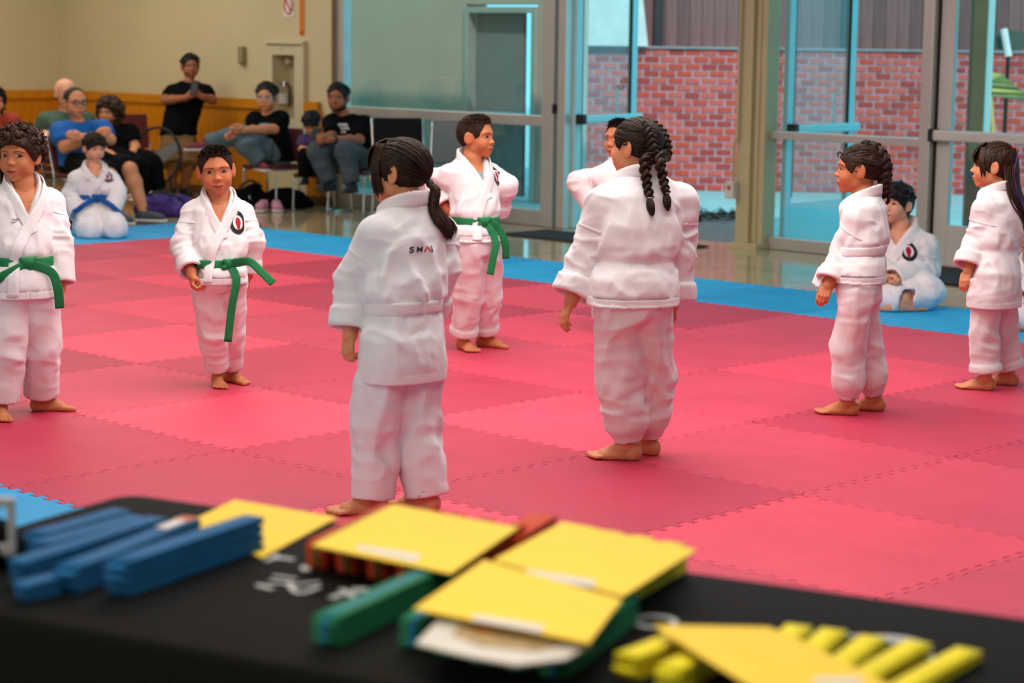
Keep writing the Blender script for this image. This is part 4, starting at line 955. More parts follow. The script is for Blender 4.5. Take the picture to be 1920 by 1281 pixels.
def trousers(P, o, vox, z_top, short=False):
    B = P.B; g = o.get('girth', 1.0); lr = o.get('leg', 1.0)
    pts = np.array([P.hip[0], P.hip[1], P.kn[0], P.kn[1], P.an[0], P.an[1], P.pel]); lo = pts.min(0)-.10*B; hi = pts.max(0)+.10*B; lo[2] = max(lo[2], -.03); hi[2] = max(hi[2], z_top)
    lo = np.minimum(lo, [P.pel[0]-.13*B, P.pel[1]-.13*B, 9]); hi = np.maximum(hi, [P.pel[0]+.13*B, P.pel[1]+.13*B, -9])
    F = Field(lo, hi, vox); ax = torso_axis(P)
    zs = [P.zh-.05*B, P.zh, z_top]; A = [ax(z) for z in zs]
    F.loft(zs, [a[0] for a in A], [a[1] for a in A], np.array([.080, .093, .090])*B*g, np.array([.070, .078, .070])*B*g, rnd=.02*B)
    ends = o.get('ends', (.90, .90))
    for s_ in (0, 1):
        e = P.an[s_]-P.kn[s_]; L = np.linalg.norm(e); e = e/L
        R = np.array(o.get('legr', (.070, .060, .054)))*B*lr
        F.cap(P.hip[s_]*.85+P.kn[s_]*.15, P.kn[s_], R[0]*.95, R[1], k=.016*B); F.cap(P.hip[s_], P.kn[s_], R[0]*.82, R[1], k=.016*B)
        if short: continue
        end = P.kn[s_]+(P.an[s_]-P.kn[s_])*ends[s_]
        if o.get('bunch'):
            mid = P.kn[s_]+e*L*(ends[s_]-.30); F.cap(P.kn[s_], mid, R[1], R[2]*1.02, k=.02*B); F.cap(mid, end-e*R[2]*.85, R[2]*1.02, R[2]*.97, k=.02*B)
            F.cyl(end-e*.04*B, end+e*.012*B, R[2]*.74, R[2]*.66, k=.012*B); F.cyl(end-e*.01*B, end+e*.04*B, R[2]*.55, R[2]*.55, op='d', k=.004*B)
        else:
            F.cyl(P.kn[s_], end, R[1], R[2], k=.012*B, rnd=.006); F.cap(P.kn[s_], P.kn[s_]+e*.01*B, R[1], k=.01*B)
            if o.get('turnup'): F.cyl(end-e*.036*B, end+e*.002*B, R[2]+.006*B, R[2]+.008*B, k=.002*B, rnd=.008)
            F.cyl(end-e*.02*B, end+e*.04*B, R[2]-.008*B, R[2]-.006*B, op='d', k=.004*B)
    if short:
        for s_ in (0, 1):
            e = nrm(P.kn[s_]-P.hip[s_]); c = P.kn[s_]-e*o.get('short_cut', .02)*B
            F.fn(c-.12*B, c+.14*B, lambda X, Y, Zz: -((X-c[0])*e[0]+(Y-c[1])*e[1]+(Zz-c[2])*e[2])+0*X+np.maximum(np.sqrt((X-c[0])**2+(Y-c[1])**2+(Zz-c[2])**2)-.11*B, 0)*3, op='d')
    F.cut((0, 0, 1), o.get('zmin', -.5))
    V, Q = F.mesh(); V = smooth_mesh(V, Q, 1); N_ = vnormals(V, Q); amp = o.get('fold', 1.0); sd = o.get('seed', 1)*17+5
    edge = np.ones(len(V)); bun = np.zeros(len(V))
    for s_ in (0, 1):
        en = P.kn[s_]+(P.an[s_]-P.kn[s_])*ends[s_]; dd = np.linalg.norm(V-en, axis=1); edge = np.minimum(edge, np.clip(dd/(.09*B)-.5, .08, 1)); bun = np.maximum(bun, np.exp(-((dd-.10*B)/(.07*B))**2))
    V = fold(V, N_, edge, B, .0052*amp, (14, 14, 4.2), sd); N_ = vnormals(V, Q); V = fold(V, N_, edge*.8, B, .0055*amp, (7, 7, 8.5), sd+30)
    V = fold(V, N_, edge*(.35+bun*o.get('stack', .8)), B, .0046*amp, (7, 7, 22), sd+70); V = fold(V, N_, edge*.8, B, .0024*amp, (22, 22, 11), sd+90)
    return smooth_mesh(V, Q, 1, .3), Q
def tee(P, o, vox):
    B = P.B; g = o.get('girth', 1.0); ax = torso_axis(P); zm = P.zhem; zs = [zm, zm+(P.zn-zm)*.2, zm+(P.zn-zm)*.5, zm+(P.zn-zm)*.78, zm+(P.zn-zm)*.94, P.zn+.012*B]
    A = [ax(z) for z in zs]; rx = np.array([.105, .102, .104, .112, .085, .045])*B*g; ry = np.array([.082, .084, .080, .074, .056, .040])*B*g
    pts = [P.sh[0], P.sh[1], P.el[0], P.el[1]]; lo = np.minimum(np.min(pts, 0)-.08*B, [min(a[0] for a in A)-.14*B*g, min(a[1] for a in A)-.12*B*g, zm]); hi = np.maximum(np.max(pts, 0)+.08*B, [max(a[0] for a in A)+.14*B*g, max(a[1] for a in A)+.12*B*g, P.zn+.05*B])
    F = Field(lo, hi, vox); F.loft(zs, [a[0] for a in A], [a[1] for a in A], rx, ry, n=2.3)
    for s_ in (0, 1):
        e = P.el[s_]-P.sh[s_]; end = P.sh[s_]+e*o.get('sl', .68)
        F.cap(P.nk+[0, 0, -.012*B], P.sh[s_], .030*B, .042*B, k=.03*B); F.cyl(P.sh[s_]-nrm(e)*.005*B, end, .048*B, .047*B, k=.022*B, rnd=.01); F.cap(P.sh[s_], P.sh[s_]+e*.1, .047*B, k=.02*B)
    F.cap(P.nk+[0, 0, -.005*B], P.nk+[0, .02*B, .1*B], .042*B, .05*B, k=.01*B, op='d')
    V, Q = F.mesh(); V = smooth_mesh(V, Q, 1); N_ = vnormals(V, Q); sd = o.get('seed', 1)*11
    V = fold(V, N_, np.clip((P.zn-V[:, 2])/(.06*B), 0, 1), B, .0045, (6, 6, 3.5), sd); V = fold(V, N_, np.clip((P.zn-V[:, 2])/(.06*B), 0, 1), B, .0035, (4, 4, 8), sd+5)
    P.ax = ax; P.jc = Caster(V, Q); set_rexp(P, zs, rx, ry, P.zn, .05*B); return V, Q
def shoe(P, s_, an, d, B, m_up, m_sole, par, zf):
    d = nrm([d[0], d[1], 0]); sd = np.array([d[1], -d[0], 0]); L = .165*B; a0 = np.array([an[0], an[1], zf]); R = np.stack([sd, d, [0, 0, 1]], 1)
    F = Field(a0-.2*B, a0+.2*B, .006); F.ell(a0-d*.1*L+[0, 0, .16*L], (.17*L, .20*L, .17*L), R); F.cap(a0+[0, 0, .15*L], a0+d*.55*L+[0, 0, .12*L], .19*L, .15*L, k=.06*L, sq=(sd, 1.1)); F.cap(a0-d*.02*L+[0, 0, .2*L], a0-d*.02*L+[0, 0, .38*L], .15*L, .14*L, k=.05*L)
    F.cut((0, 0, 1), zf+.04*L); V, Q = F.mesh(); u = put('shoe', mesh_np('shoe', V-P.c3, [Q]), m_up, par)
    F = Field(a0-.2*B, a0+.2*B, .006); F.cap(a0-d*.15*L+[0, 0, .05*L], a0+d*.58*L+[0, 0, .05*L], .19*L, .19*L); F.cut((0, 0, 1), zf+.002); F.cut((0, 0, -1), -(zf+.085*L)); V, Q = F.mesh()
    if len(V): put('sole', mesh_np('sole', V-P.c3, [Q]), m_sole, u)
def tail_out(P, q):
    a, b = P.ax(q[2]); v = q[:2]-np.array([a, b]); r = np.linalg.norm(v); f = math.atan2(v[0], v[1]); need = P.rexp(f, max(q[2], P.zhem))+.012*P.B
    return q if r > need else np.array([a+v[0]/r*need, b+v[1]/r*need, q[2]])
def person(sp):
    P = Person(); z0 = sp.get('z0', 0.0); c = ongnd(*sp['base'], z0) if 'world' not in sp else np.array([*sp['world'], z0])
    depth = depth_of(c)+sp.get('dd', 0)
    tc = nrm([CP[0]-c[0], CP[1]-c[1], 0]); ir = np.array([-tc[1], tc[0], 0])
    dirw = lambda a: math.cos(math.radians(a))*tc+math.sin(math.radians(a))*ir
    fw = dirw(sp['psi']); rg = np.array([fw[1], -fw[0], 0]); R = np.stack([rg, fw, [0, 0, 1]])
    ldir = lambda a: R @ dirw(a); loc = lambda q: R @ (at(q[0], q[1], depth+(q[2] if len(q) > 2 else 0))-c)
    root = empty('person', tuple(c), sp['label'], 'person', sp.get('group'), rotz=math.atan2(fw[1], fw[0])-math.pi/2)
    B = P.B = sp['B']; near = sp.get('near', True); P.c3 = np.zeros(3)
    vh, vb, vc, vhr = (.0034, .0030, .0068, .0042) if near else (.0056, .0056, .011, .0075)
    h = sp['hh']; hc = loc(sp['head']); hf = ldir(sp['psih']); yaw = math.atan2(hf[1], hf[0])-math.pi/2
    Rh = rotz(yaw) @ rotx(math.radians(sp.get('pitch', 0))) @ roty(math.radians(sp.get('roll', 0)))
    seated = sp.get('seated', False)
    P.zh = sp.get('zh', .47*B); P.pel = np.array([*(loc(sp['pel'])[:2] if 'pel' in sp else (0, 0)), P.zh])
    if 'neck' in sp: P.nk = loc(sp['neck'])
    else:
        nb = hc+Rh @ np.array([0, -.16*h, -.5*h]); P.nk = np.array([*(nb[:2]*.85+P.pel[:2]*.15), hc[2]-.5*h-.002*B])
    P.zn = P.nk[2]; sw = sp.get('shw', .098)*B; lean = nrm(P.nk-P.pel)
    P.sh = [np.array([P.nk[0]-sw, P.nk[1]-.005*B, P.nk[2]-.080*B]), np.array([P.nk[0]+sw, P.nk[1]-.005*B, P.nk[2]-.080*B])]
    if 'sh' in sp: P.sh = [loc(q) for q in sp['sh']]
    P.el = [None]*2; P.wr = [None]*2; ao = [None]*2
    for i, s_ in enumerate('LR'):
        a = sp['arm'][s_]; P.el[i] = loc(a[0]); P.wr[i] = loc(a[1]); ao[i] = a[2] if len(a) > 2 else {}
    hw = .047*B; P.hip = [P.pel+[-hw, 0, -.0], P.pel+[hw, 0, 0]]; P.an = [None]*2; P.kn = [None]*2; fd = [None]*2
    zf = [0, 0]
    for i, s_ in enumerate('LR'):
        f = sp['feet'][s_]
        if len(f) == 3:
            g = R @ (ongnd(f[0], f[1], z0)-c); P.an[i] = np.array([g[0], g[1], .046*B]); fd[i] = ldir(f[2])
        else:   # (px, py, dd, dir): ankle joint placed freely
            P.an[i] = loc(f[:3]); fd[i] = ldir(f[3]); zf[i] = P.an[i][2]-.046*B
            if P.an[i][2] < .05*B: P.an[i][2] = .046*B; zf[i] = 0
        P.kn[i] = loc(sp['knee'][s_]) if 'knee' in sp else P.hip[i]*.48+P.an[i]*.52+np.array([0, .018*B, 0])
    m_skin = skin(*sp['skin'])
    # ---- body
    body = MB(); nkh = Rh.T @ (P.nk-hc); chest = [Rh.T @ (P.nk+np.array([0, .030*B, -.10*B])-hc)]
    F = head_field(h, vh, nkh+np.array([0, .02*h, 0]), neck_r=sp.get('neck_r', .20), wide=sp.get('wide', 1.0), chest=chest); hv, hq = F.mesh(); hv = smooth_mesh(hv, hq, 1, .4)
    hcst = Caster(hv, hq); body.add(hv @ Rh.T+hc, [hq])
    cloth = sp['cloth']; full_arm = cloth != 'gi'
    for i in (0, 1):
        a = ao[i]; d = nrm(P.wr[i]-P.el[i]); f = d if 'fd' not in a else nrm(loc(a['fd'])-P.wr[i])
        inward = np.array([P.pel[0]-P.wr[i][0], P.pel[1]-P.wr[i][1], 0]); palm = a.get('palm', inward); thumb = a.get('thumb', np.array([0, 1.0, .3]))
        if a.get('hide'): continue
        F = arm_field(P.sh[i], P.el[i], P.wr[i], f, palm, thumb, B, vb, a.get('curl', .5), full_arm, a.get('thumb_in', .5)); V, Q = F.mesh(); body.add(V, [Q])
    bare = sp.get('bare', True); shorts = sp.get('shorts', False)
    for i in (0, 1):
        if sp.get('nofeet'): continue
        P_side[0] = 1 if i == 0 else -1
        if bare: F = foot_field(P.kn[i], P.an[i], fd[i], B, vb, .45, zfloor=zf[i])
        elif shorts:
            F = Field(np.minimum(P.kn[i], P.an[i])-.06*B, np.maximum(P.kn[i], P.an[i])+.06*B, vb); e = P.an[i]-P.kn[i]; th = nrm(P.hip[i]-P.kn[i])
            F.cap(P.kn[i]+th*.10*B, P.kn[i], .046*B, .038*B); F.poly([P.kn[i], P.kn[i]+e*.3, P.an[i]], [.036*B, .040*B, .023*B], k=.015*B)
        else: continue
        V, Q = F.mesh(); body.add(V, [Q])
    F = Field(np.min([P.pel, P.nk, *P.kn, *P.an, *P.sh, *P.el], 0)-.09*B, np.max([P.pel, P.nk, *P.kn, *P.an, *P.sh, *P.el], 0)+.09*B, .013 if near else .016)
    z_ = [P.zh-.02*B, P.zh+.4*(P.zn-P.zh), P.zn-.05*B, P.zn-.02*B]; ax = torso_axis(P); A = [ax(z) for z in z_]
    F.loft(z_, [a[0] for a in A], [a[1] for a in A], np.array([.075, .070, .080, .05])*B, np.array([.055, .05, .05, .035])*B); F.cap(P.nk-[0, 0, .03*B], P.nk, .035*B, k=.02*B)
    for i in (0, 1):
        F.poly([P.nk-[0, 0, .035*B], P.sh[i], P.el[i], P.el[i]*.5+P.wr[i]*.5], [.03*B, .028*B, .022*B, .018*B], k=.02*B); F.poly([P.hip[i], P.kn[i], P.kn[i]*.4+P.an[i]*.6], [.05*B, .032*B, .020*B], k=.02*B)
    F.cut((0, 0, 1), .006 if z0 == 0 else .002); V, Q = F.mesh(); body.add(V, [Q])
    for v_ in body.V: v_[:, 2] = np.maximum(v_[:, 2], .0015)
    bo = put('body', body.mesh('body'), m_skin, root)
    # ---- face
    if sp.get('face', True):
        fpar = lambda V: V @ Rh.T+hc
        gaze = sp.get('gaze', (0, 0)); op = sp.get('eye_open', .032)
        for s_ in (-1, 1):
            lo = lambda t: -op*.62*(1-t*t)**.8; hi = lambda t: op*(1-abs(t)**2.2)**.75-.003*t*s_
            nu, nv = 25, 11; V, Q = face_patch(hcst, h, s_*.150, .022, .082, lo, hi, nu, nv, .010, .018, rot=s_*.06)
            mi = []
            for r in range(nv-1):
                for u in range(nu-1):
                    t = -1+2*(u+.5)/(nu-1); b = (r+.5)/(nv-1); x = t*.082; z = lo(t)*(1-b)+hi(t)*b
                    d = math.hypot(x-gaze[0]*.03, z-.004-gaze[1]*.02); mi.append(3 if b > .86 or (b < .06) else 2 if d < .018 else 1 if d < .041 else 0)
            mi = np.array(mi); me = mesh_np('eye', fpar(V), [Q[mi == k][:, ::-1] for k in range(4)], [0, 1, 2, 3]) if all((mi == k).any() for k in range(4)) else mesh_np('eye', fpar(V), [Q[:, ::-1]], [3])
            put('eye', me, m_eye, bo)
            bh = sp.get('brow', .012); V, Q = face_patch(hcst, h, s_*.155, .115, .095, lambda t: -.022*t*t-.008*s_*0-bh*(1-.5*t*s_*1)*.5, lambda t: -.022*t*t+bh*(1-.5*t*s_)*.6, 15, 4, .004, .006, rot=-s_*.05)
            put('eyebrow', mesh_np('eyebrow', fpar(V), [Q[:, ::-1]]), m_hair[sp['hair'][1]] if sp['hair'][1] != 'grey' else m_hair['brown'], bo)
        sm = sp.get('smile', 0.0)
        up = lambda t: .030*(1-abs(t)**1.6)*(1-.25*math.exp(-(t/.18)**2))+sm*t*t; md = lambda t: sm*t*t; dn = lambda t: -.036*(1-t*t)+sm*t*t
        V1, Q1 = face_patch(hcst, h, 0, -.281, .106, md, up, 21, 5, .004, .006); V2, Q2 = face_patch(hcst, h, 0, -.283, .098, dn, md, 21, 5, .004, .010)
        lm_ = MB(); lm_.add(fpar(V1), [Q1[:, ::-1]]); lm_.add(fpar(V2), [Q2[:, ::-1]])
        V3, Q3 = face_patch(hcst, h, 0, -.281, .104, lambda t: -.005+sm*t*t, lambda t: .004+sm*t*t, 21, 2, .009, .002); lm_.add(fpar(V3), [Q3[:, ::-1]], 1)
        put('lips', lm_.mesh('lips'), [m_lip, mat('mouth_line', (.07, .02, .016), .7)], bo)
    if sp.get('glasses'):
        g = MB()
        for s_ in (-1, 1):
            th = np.linspace(0, 2*math.pi, 21); g.tube(np.stack([s_*.15+.105*np.cos(th), np.full(21, .46), .015+.085*np.sin(th)], 1)*h, .012*h, 5); g.tube(np.array([(s_*.25, .45, .03), (s_*.36, .30, .03), (s_*.385, -.02, .03)])*h, .01*h, 5)
        g.tube(np.array([(-.045, .47, .02), (.045, .47, .02)])*h, .01*h, 5); V, Fq, mi = g.data(); go = put('glasses', mesh_np('glasses', V @ Rh.T+hc, Fq), m_dark if sp['glasses'] == 'dark' else mat('pale_frames', (.6, .6, .62), .25, metal=.5), root)
        for s_ in (-1, 1):
            th = np.linspace(0, 2*math.pi, 20, endpoint=False); D_ = np.stack([s_*.15+.10*np.cos(th), np.full(20, .462), .015+.08*np.sin(th)], 1)*h
            put('lens', mesh_np('lens', D_ @ Rh.T+hc, [np.arange(20)[None]]), glass_mat('lens_glass', (.9, .93, .95)), go)
    if sp.get('beard'):
        F = Field(np.array([-.4, -.1, -.62])*h, np.array([.4, .5, .0])*h, .006); t = .012*h
        F.ell(np.array([0, .085, -.13])*h, np.array([.292, .305, .345])*h+t, k=.05*h); F.ell(np.array([0, .285, -.40])*h, np.array([.105, .085, .08])*h+t, k=.09*h)
        for s_ in (-1, 1): F.ell(np.array([s_*.19, .02, -.27])*h, np.array([.10, .14, .11])*h+t, k=.08*h)
        F.cut((0, -.55, -.83), .02*h, k=.02*h); F.ell(np.array([0, .42, -.28])*h, np.array([.12, .12, .05])*h, op='d', k=.02*h); V, Q = F.mesh()
        put('beard', mesh_np('beard', V @ Rh.T+hc, [Q]), m_hair[sp['hair'][1]], root)
        F = Field(np.array([-.2, .3, -.3])*h, np.array([.2, .5, -.15])*h, .005); F.cap(np.array([-.09, .375, -.235])*h, np.array([0, .415, -.205])*h, .018*h); F.cap(np.array([.09, .375, -.235])*h, np.array([0, .415, -.205])*h, .018*h); V, Q = F.mesh()
        put('moustache', mesh_np('moustache', V @ Rh.T+hc, [Q]), m_hair[sp['hair'][1]], root)
    # ---- clothes
    if cloth == 'gi':
        P.zbelt = sp['belt']*B if sp['belt'] < 1 and not seated else sp['belt']; P.zhem = sp['hem']*B if not seated else sp['hem']; P.zv = P.zn-sp.get('vdepth', .115)*B
        jo = dict(sp.get('jacket', {})); jo.setdefault('seed', sp.get('seed', 1)); jo.setdefault('zmin', .004); mg = sp.get('gimat', m_gi)
        V, Q = gi_jacket(P, jo, vc); V[:, 2] = np.maximum(V[:, 2], .004); jk = put('jacket', mesh_np('jacket', V, [Q]), mg, root, label='white karate jacket')
        rd = math.radians; zb, zn = P.zbelt, P.zn; k_ = lambda s_: zb+(zn-zb)*s_
        lap = MB()
        path = [(rd(0), 0), ] and [(math.pi, zn+.024*B), (rd(215), zn+.021*B), (rd(255), zn+.008*B), (rd(290), zn-.010*B), (rd(318), k_(.83)), (rd(343), k_(.62)), (rd(368), k_(.38)), (rd(386), k_(.14)), (rd(392), zb-.02*B), (rd(394), P.zhem+.012*B)]
        lw = sp.get('lapel', .040)*B
        lap.add(*band(P, path, 60, lw, .0055, .0015)); path2 = [(math.pi, zn+.024*B), (rd(145), zn+.021*B), (rd(105), zn+.008*B), (rd(70), zn-.010*B), (rd(42), k_(.83)), (rd(20), k_(.64)), (rd(2), k_(.45)), (rd(-6), k_(.36))]
        lap.add(*band(P, path2, 44, lw, .0040, .0008)); put('lapel', lap.mesh('lapel'), m_gib, jk)
        # hem band
        hb = [(rd(t), P.zhem+.016*B) for t in range(0, 361, 15)]; put('hem_band', mesh_np('hem_band', *band(P, hb, 73, .024*B, .0008, .0004)), m_gib, jk)
        # armhole seam lines
        for i in (0, 1):
            e = nrm(P.el[i]-P.sh[i]); u_ = nrm(np.cross(e, [0, 1.0, 0])); w_ = np.cross(e, u_); ctr = P.sh[i]+(P.el[i]-P.sh[i])*.42; C, Nn = [], []
            for t in np.linspace(0, 2*math.pi, 33):
                d = u_*math.cos(t)+w_*math.sin(t); p, n_ = P.jc.hit(ctr+d*.11*B, -d, .11*B)
                if p is None: p = ctr+d*.055*B
                C.append(p+d*.0004); Nn.append(d)
            put('sleeve_seam', mesh_np('sleeve_seam', *ribbon(smooth_pts(C, 1), Nn, .010, .0016)), m_gib, jk)
        bm_ = sp.get('beltmat', m_gib)
        if not sp.get('nobelt'):
            bw = sp.get('beltw', .034)*B; ring = [(rd(t), zb+math.cos(rd(t))*sp.get('belt_tilt', -.006)*B) for t in range(-180, 181, 15)]
            be = put('belt', mesh_np('belt', *band(P, ring, 73, bw, .006, .004)), bm_, root, label=sp.get('belt_label'))
            kphi = rd(sp.get('knot', 0)); kp, kn_, kd = polar(P, kphi, zb-.003*B, .012); F = Field(kp-.07, kp+.07, .004); sx = nrm(np.cross(kd, [0, 0, 1]))
            F.ell(kp, (.024*B, .018*B, .021*B), np.stack([sx, kd, [0, 0, 1]], 1)); F.cap(kp-sx*.026*B+[0, 0, .012*B], kp+sx*.024*B-[0, 0, .014*B], .011*B, .012*B, k=.006); F.cap(kp+sx*.022*B+[0, 0, .012*B], kp-sx*.004*B-[0, 0, .022*B], .010*B, .012*B, k=.005); V, Q = F.mesh()
            put('knot', mesh_np('knot', V, [Q]), bm_, be)
            for tl in sp.get('tails', ()):
                pts = [kp+kd*.004]+[loc(q) for q in tl]; C = spline(pts, 18); C = np.array([tail_out(P, q) for q in C]); T_ = np.gradient(C, axis=0); vd = nrm(R @ tc)
                nn = np.array([nrm(kd*.6+vd*.6) for _ in C]); put('belt_tail', mesh_np('belt_tail', *ribbon(C, nn, bw*.95, .0045)), bm_, be)
        if sp.get('emblem'):
            ph, ez, er = sp['emblem']; ph = rd(ph); ez = zb+(zn-zb)*ez; er *= B
            mk = mat('patch_black', (.01, .01, .011), .8); mr = mat('patch_red', srgb(170, 16, 34), .8); mw = mat('patch_white', (.75, .72, .72), .8)
            em = MB(); V, Q = disc_patch(P, ph, ez, er*.78, er, .003, .62); em.add(V, [Q]); V, Q = disc_patch(P, ph, ez, er*.78*.63, er*.63, .0026); em.add(V, [Q], 1)
            V, Q = disc_patch(P, ph, ez, er*.26, er*.40, .0040, off=(0, er*.05)); em.add(V, [Q], 2); V, Q = disc_patch(P, ph, ez, er*.16, er*.26, .0040, off=(0, -er*.36)); em.add(V, [Q], 2)
            put('emblem', em.mesh('emblem'), [mk, mw, mr], jk, label='round black, white and red crest patch')
        if sp.get('swoosh'):
            ph, ez = sp['swoosh']; ph = rd(ph); ez = zb+(zn-zb)*ez; s_ = .016*B; lw_ = MB(); pl = [(1.1, -.7), (.7, .1), (.15, .75), (-.2, .45), (-.9, .55)]; pl2 = [(.2, .7), (-.15, .1), (-.65, -.15), (-1.0, .1)]
            for pp in (pl, pl2):
                C = patch_on(P, ph, ez, [(a*s_, b*s_, .003) for a, b in spline(np.array(pp), 14)]); lw_.tube(C, .0016, 5)
            put('chest_mark', lw_.mesh('chest_mark'), mat('mark_grey', (.30, .28, .27), .7), jk, label='small grey stitched mark')
        if sp.get('back_text'):
            ph, ez, sz = sp['back_text']; ph = rd(ph); x0 = 0
            for ch, mm, wd in (('S', m_dark, .80), ('M', m_dark, 1.05), ('\u039b', mat('text_red', srgb(200, 30, 40), .7), .86), ('I', m_dark, .4)):
                cu = bpy.data.curves.new('letter', 'FONT'); cu.body = ch; cu.size = sz*B; cu.extrude = 0.0; cu.offset = .0003 if ch == 'M' else .0010; to = bpy.data.objects.new('letter', cu); me = bpy.data.meshes.new_from_object(to); n_ = len(me.vertices)
                if n_:
                    co = np.zeros(n_*3); me.vertices.foreach_get('co', co); co = co.reshape(-1, 3); co[:, 0] *= 1.18
                    nc = patch_on(P, ph, zn-ez*B, [(x0*sz*B+q[0]-1.35*sz*B, q[1], .005) for q in co]); me.vertices.foreach_set('co', nc.ravel()); me.update()
                    put('letter', me, mm, jk, label='letter of the embroidered word on the back')
                bpy.data.objects.remove(to); x0 += wd
        to = dict(sp.get('trousers', {})); to.setdefault('seed', sp.get('seed', 1)); V, Q = trousers(P, to, vc, min(P.zbelt, P.zh+.12*B)); V[:, 2] = np.maximum(V[:, 2], .004); put('trousers', mesh_np('trousers', V, [Q]), mg, root, label='white cotton trousers')
        if sp.get('undershirt'):
            F = Field(P.nk-.12*B, P.nk+.1*B, .006); F.cap(P.nk-[0, -.030*B, .11*B], P.nk-[0, -.012*B, .03*B], .058*B, .050*B); F.cap(P.nk+[0, .03*B, -.02*B], P.nk+[0, .06*B, .1*B], .046*B, .07*B, op='d', k=.01*B); V, Q = F.mesh(); put('undershirt', mesh_np('undershirt', V, [Q]), sp['undershirt'], root)
    elif cloth == 'tee':
        P.zhem = P.zh+sp.get('hem', -.02)*B; V, Q = tee(P, dict(sp.get('tee', {}), seed=sp.get('seed', 1)), vc); P.shirt = put('shirt', mesh_np('shirt', V, [Q]), sp['shirt'], root)
        if sp.get('print'):
            ph, fz, rows, pm, pw = sp['print']; ph = math.radians(ph); z_c = P.zhem+(P.zn-P.zhem)*fz; rr = random.Random(4)
            mbp = MB()
            for k in range(rows):
                x_ = -pw; 
                while x_ < pw*(.95-.12*k):
                    w_ = rr.uniform(.25, .6)*pw*.5; hh_ = pw*.30; pts = [(a, b, .004) for b in np.linspace(-hh_/2, hh_/2, 3) for a in np.linspace(x_, x_+w_, 4)]
                    V = patch_on(P, ph, z_c-k*pw*.42, pts); mbp.add(V, [tri_quads(4, 3)]); x_ += w_+pw*.06
            put('shirt_print', mbp.mesh('shirt_print'), pm, P.shirt)
        to = dict(sp.get('trousers', {})); to.setdefault('seed', sp.get('seed', 1)); V, Q = trousers(P, to, vc, P.zh+.06*B, short=shorts); put('shorts' if shorts else 'trousers', mesh_np('trousers', V, [Q]), sp['pants'], root)
        if not sp.get('nofeet') and not bare:
            for i in (0, 1): shoe(P, i, P.an[i], fd[i], B, sp['shoe'][0], sp['shoe'][1], root, zf[i])
        if sp.get('watch'):
            i = sp['watch']-1; e = nrm(P.wr[i]-P.el[i]); F = Field(P.wr[i]-.06*B, P.wr[i]+.06*B, .005); c_ = P.wr[i]-e*.015*B; F.cyl(c_-e*.008*B, c_+e*.008*B, .026*B, .026*B); V, Q = F.mesh(); put('watch', mesh_np('watch', V, [Q]), m_dark, root)
    # ---- hair
    def push(pts, m):
        L_ = pts @ Rh.T+hc
        for i_ in range(len(L_)):
            z = L_[i_][2]
            if z > P.zn+.045*B: continue
            a_, b_ = P.ax(z); v = L_[i_][:2]-np.array([a_, b_]); r = np.linalg.norm(v)+1e-9; d_ = np.array([v[0]/r, v[1]/r, 0]); q_, _n = P.jc.hit(np.array([a_, b_, z])+d_*.5, -d_, .5)
            rh = .058*B if q_ is None else float((q_-np.array([a_, b_, z])) @ d_); rh = min(rh, P.rexp(math.atan2(v[0], v[1]), z)*1.8)
            if r < rh+m: L_[i_][:2] = np.array([a_, b_])+d_[:2]*(rh+m)
        return (L_-hc) @ Rh
    ho_ = dict(sp.get('hopt', {}))
    if 'px' in ho_: ho_['paths'] = [[(loc(q)-hc) @ Rh/h for q in l_] for l_ in ho_['px']]
    mb, ex = hair(sp['hair'][0], h, vhr, ho_, push)
    if mb.n:
        V, Fq, mi = mb.data(); ho = put('hair', mesh_np('hair', V @ Rh.T+hc, Fq), m_hair[sp['hair'][1]], root)
        for nm, m2, mm, lb in ex:
            V, Fq, mi = m2.data(); put(nm, mesh_np(nm, V @ Rh.T+hc, Fq), mm, ho, label=lb)
    P.root = root; P.R = R; P.cw = c; P.loc = loc; P.depth = depth; P.tc = tc; return P
BROWN = ('tan', srgb(200, 124, 82)); TAN = ('light_brown', srgb(216, 146, 104)); DEEP = ('deep_brown', srgb(168, 96, 58)); FAIR = ('fair', srgb(222, 160, 128)); DIM = ('adult_brown', srgb(160, 98, 66))
GB = dict(beltmat=m_green)
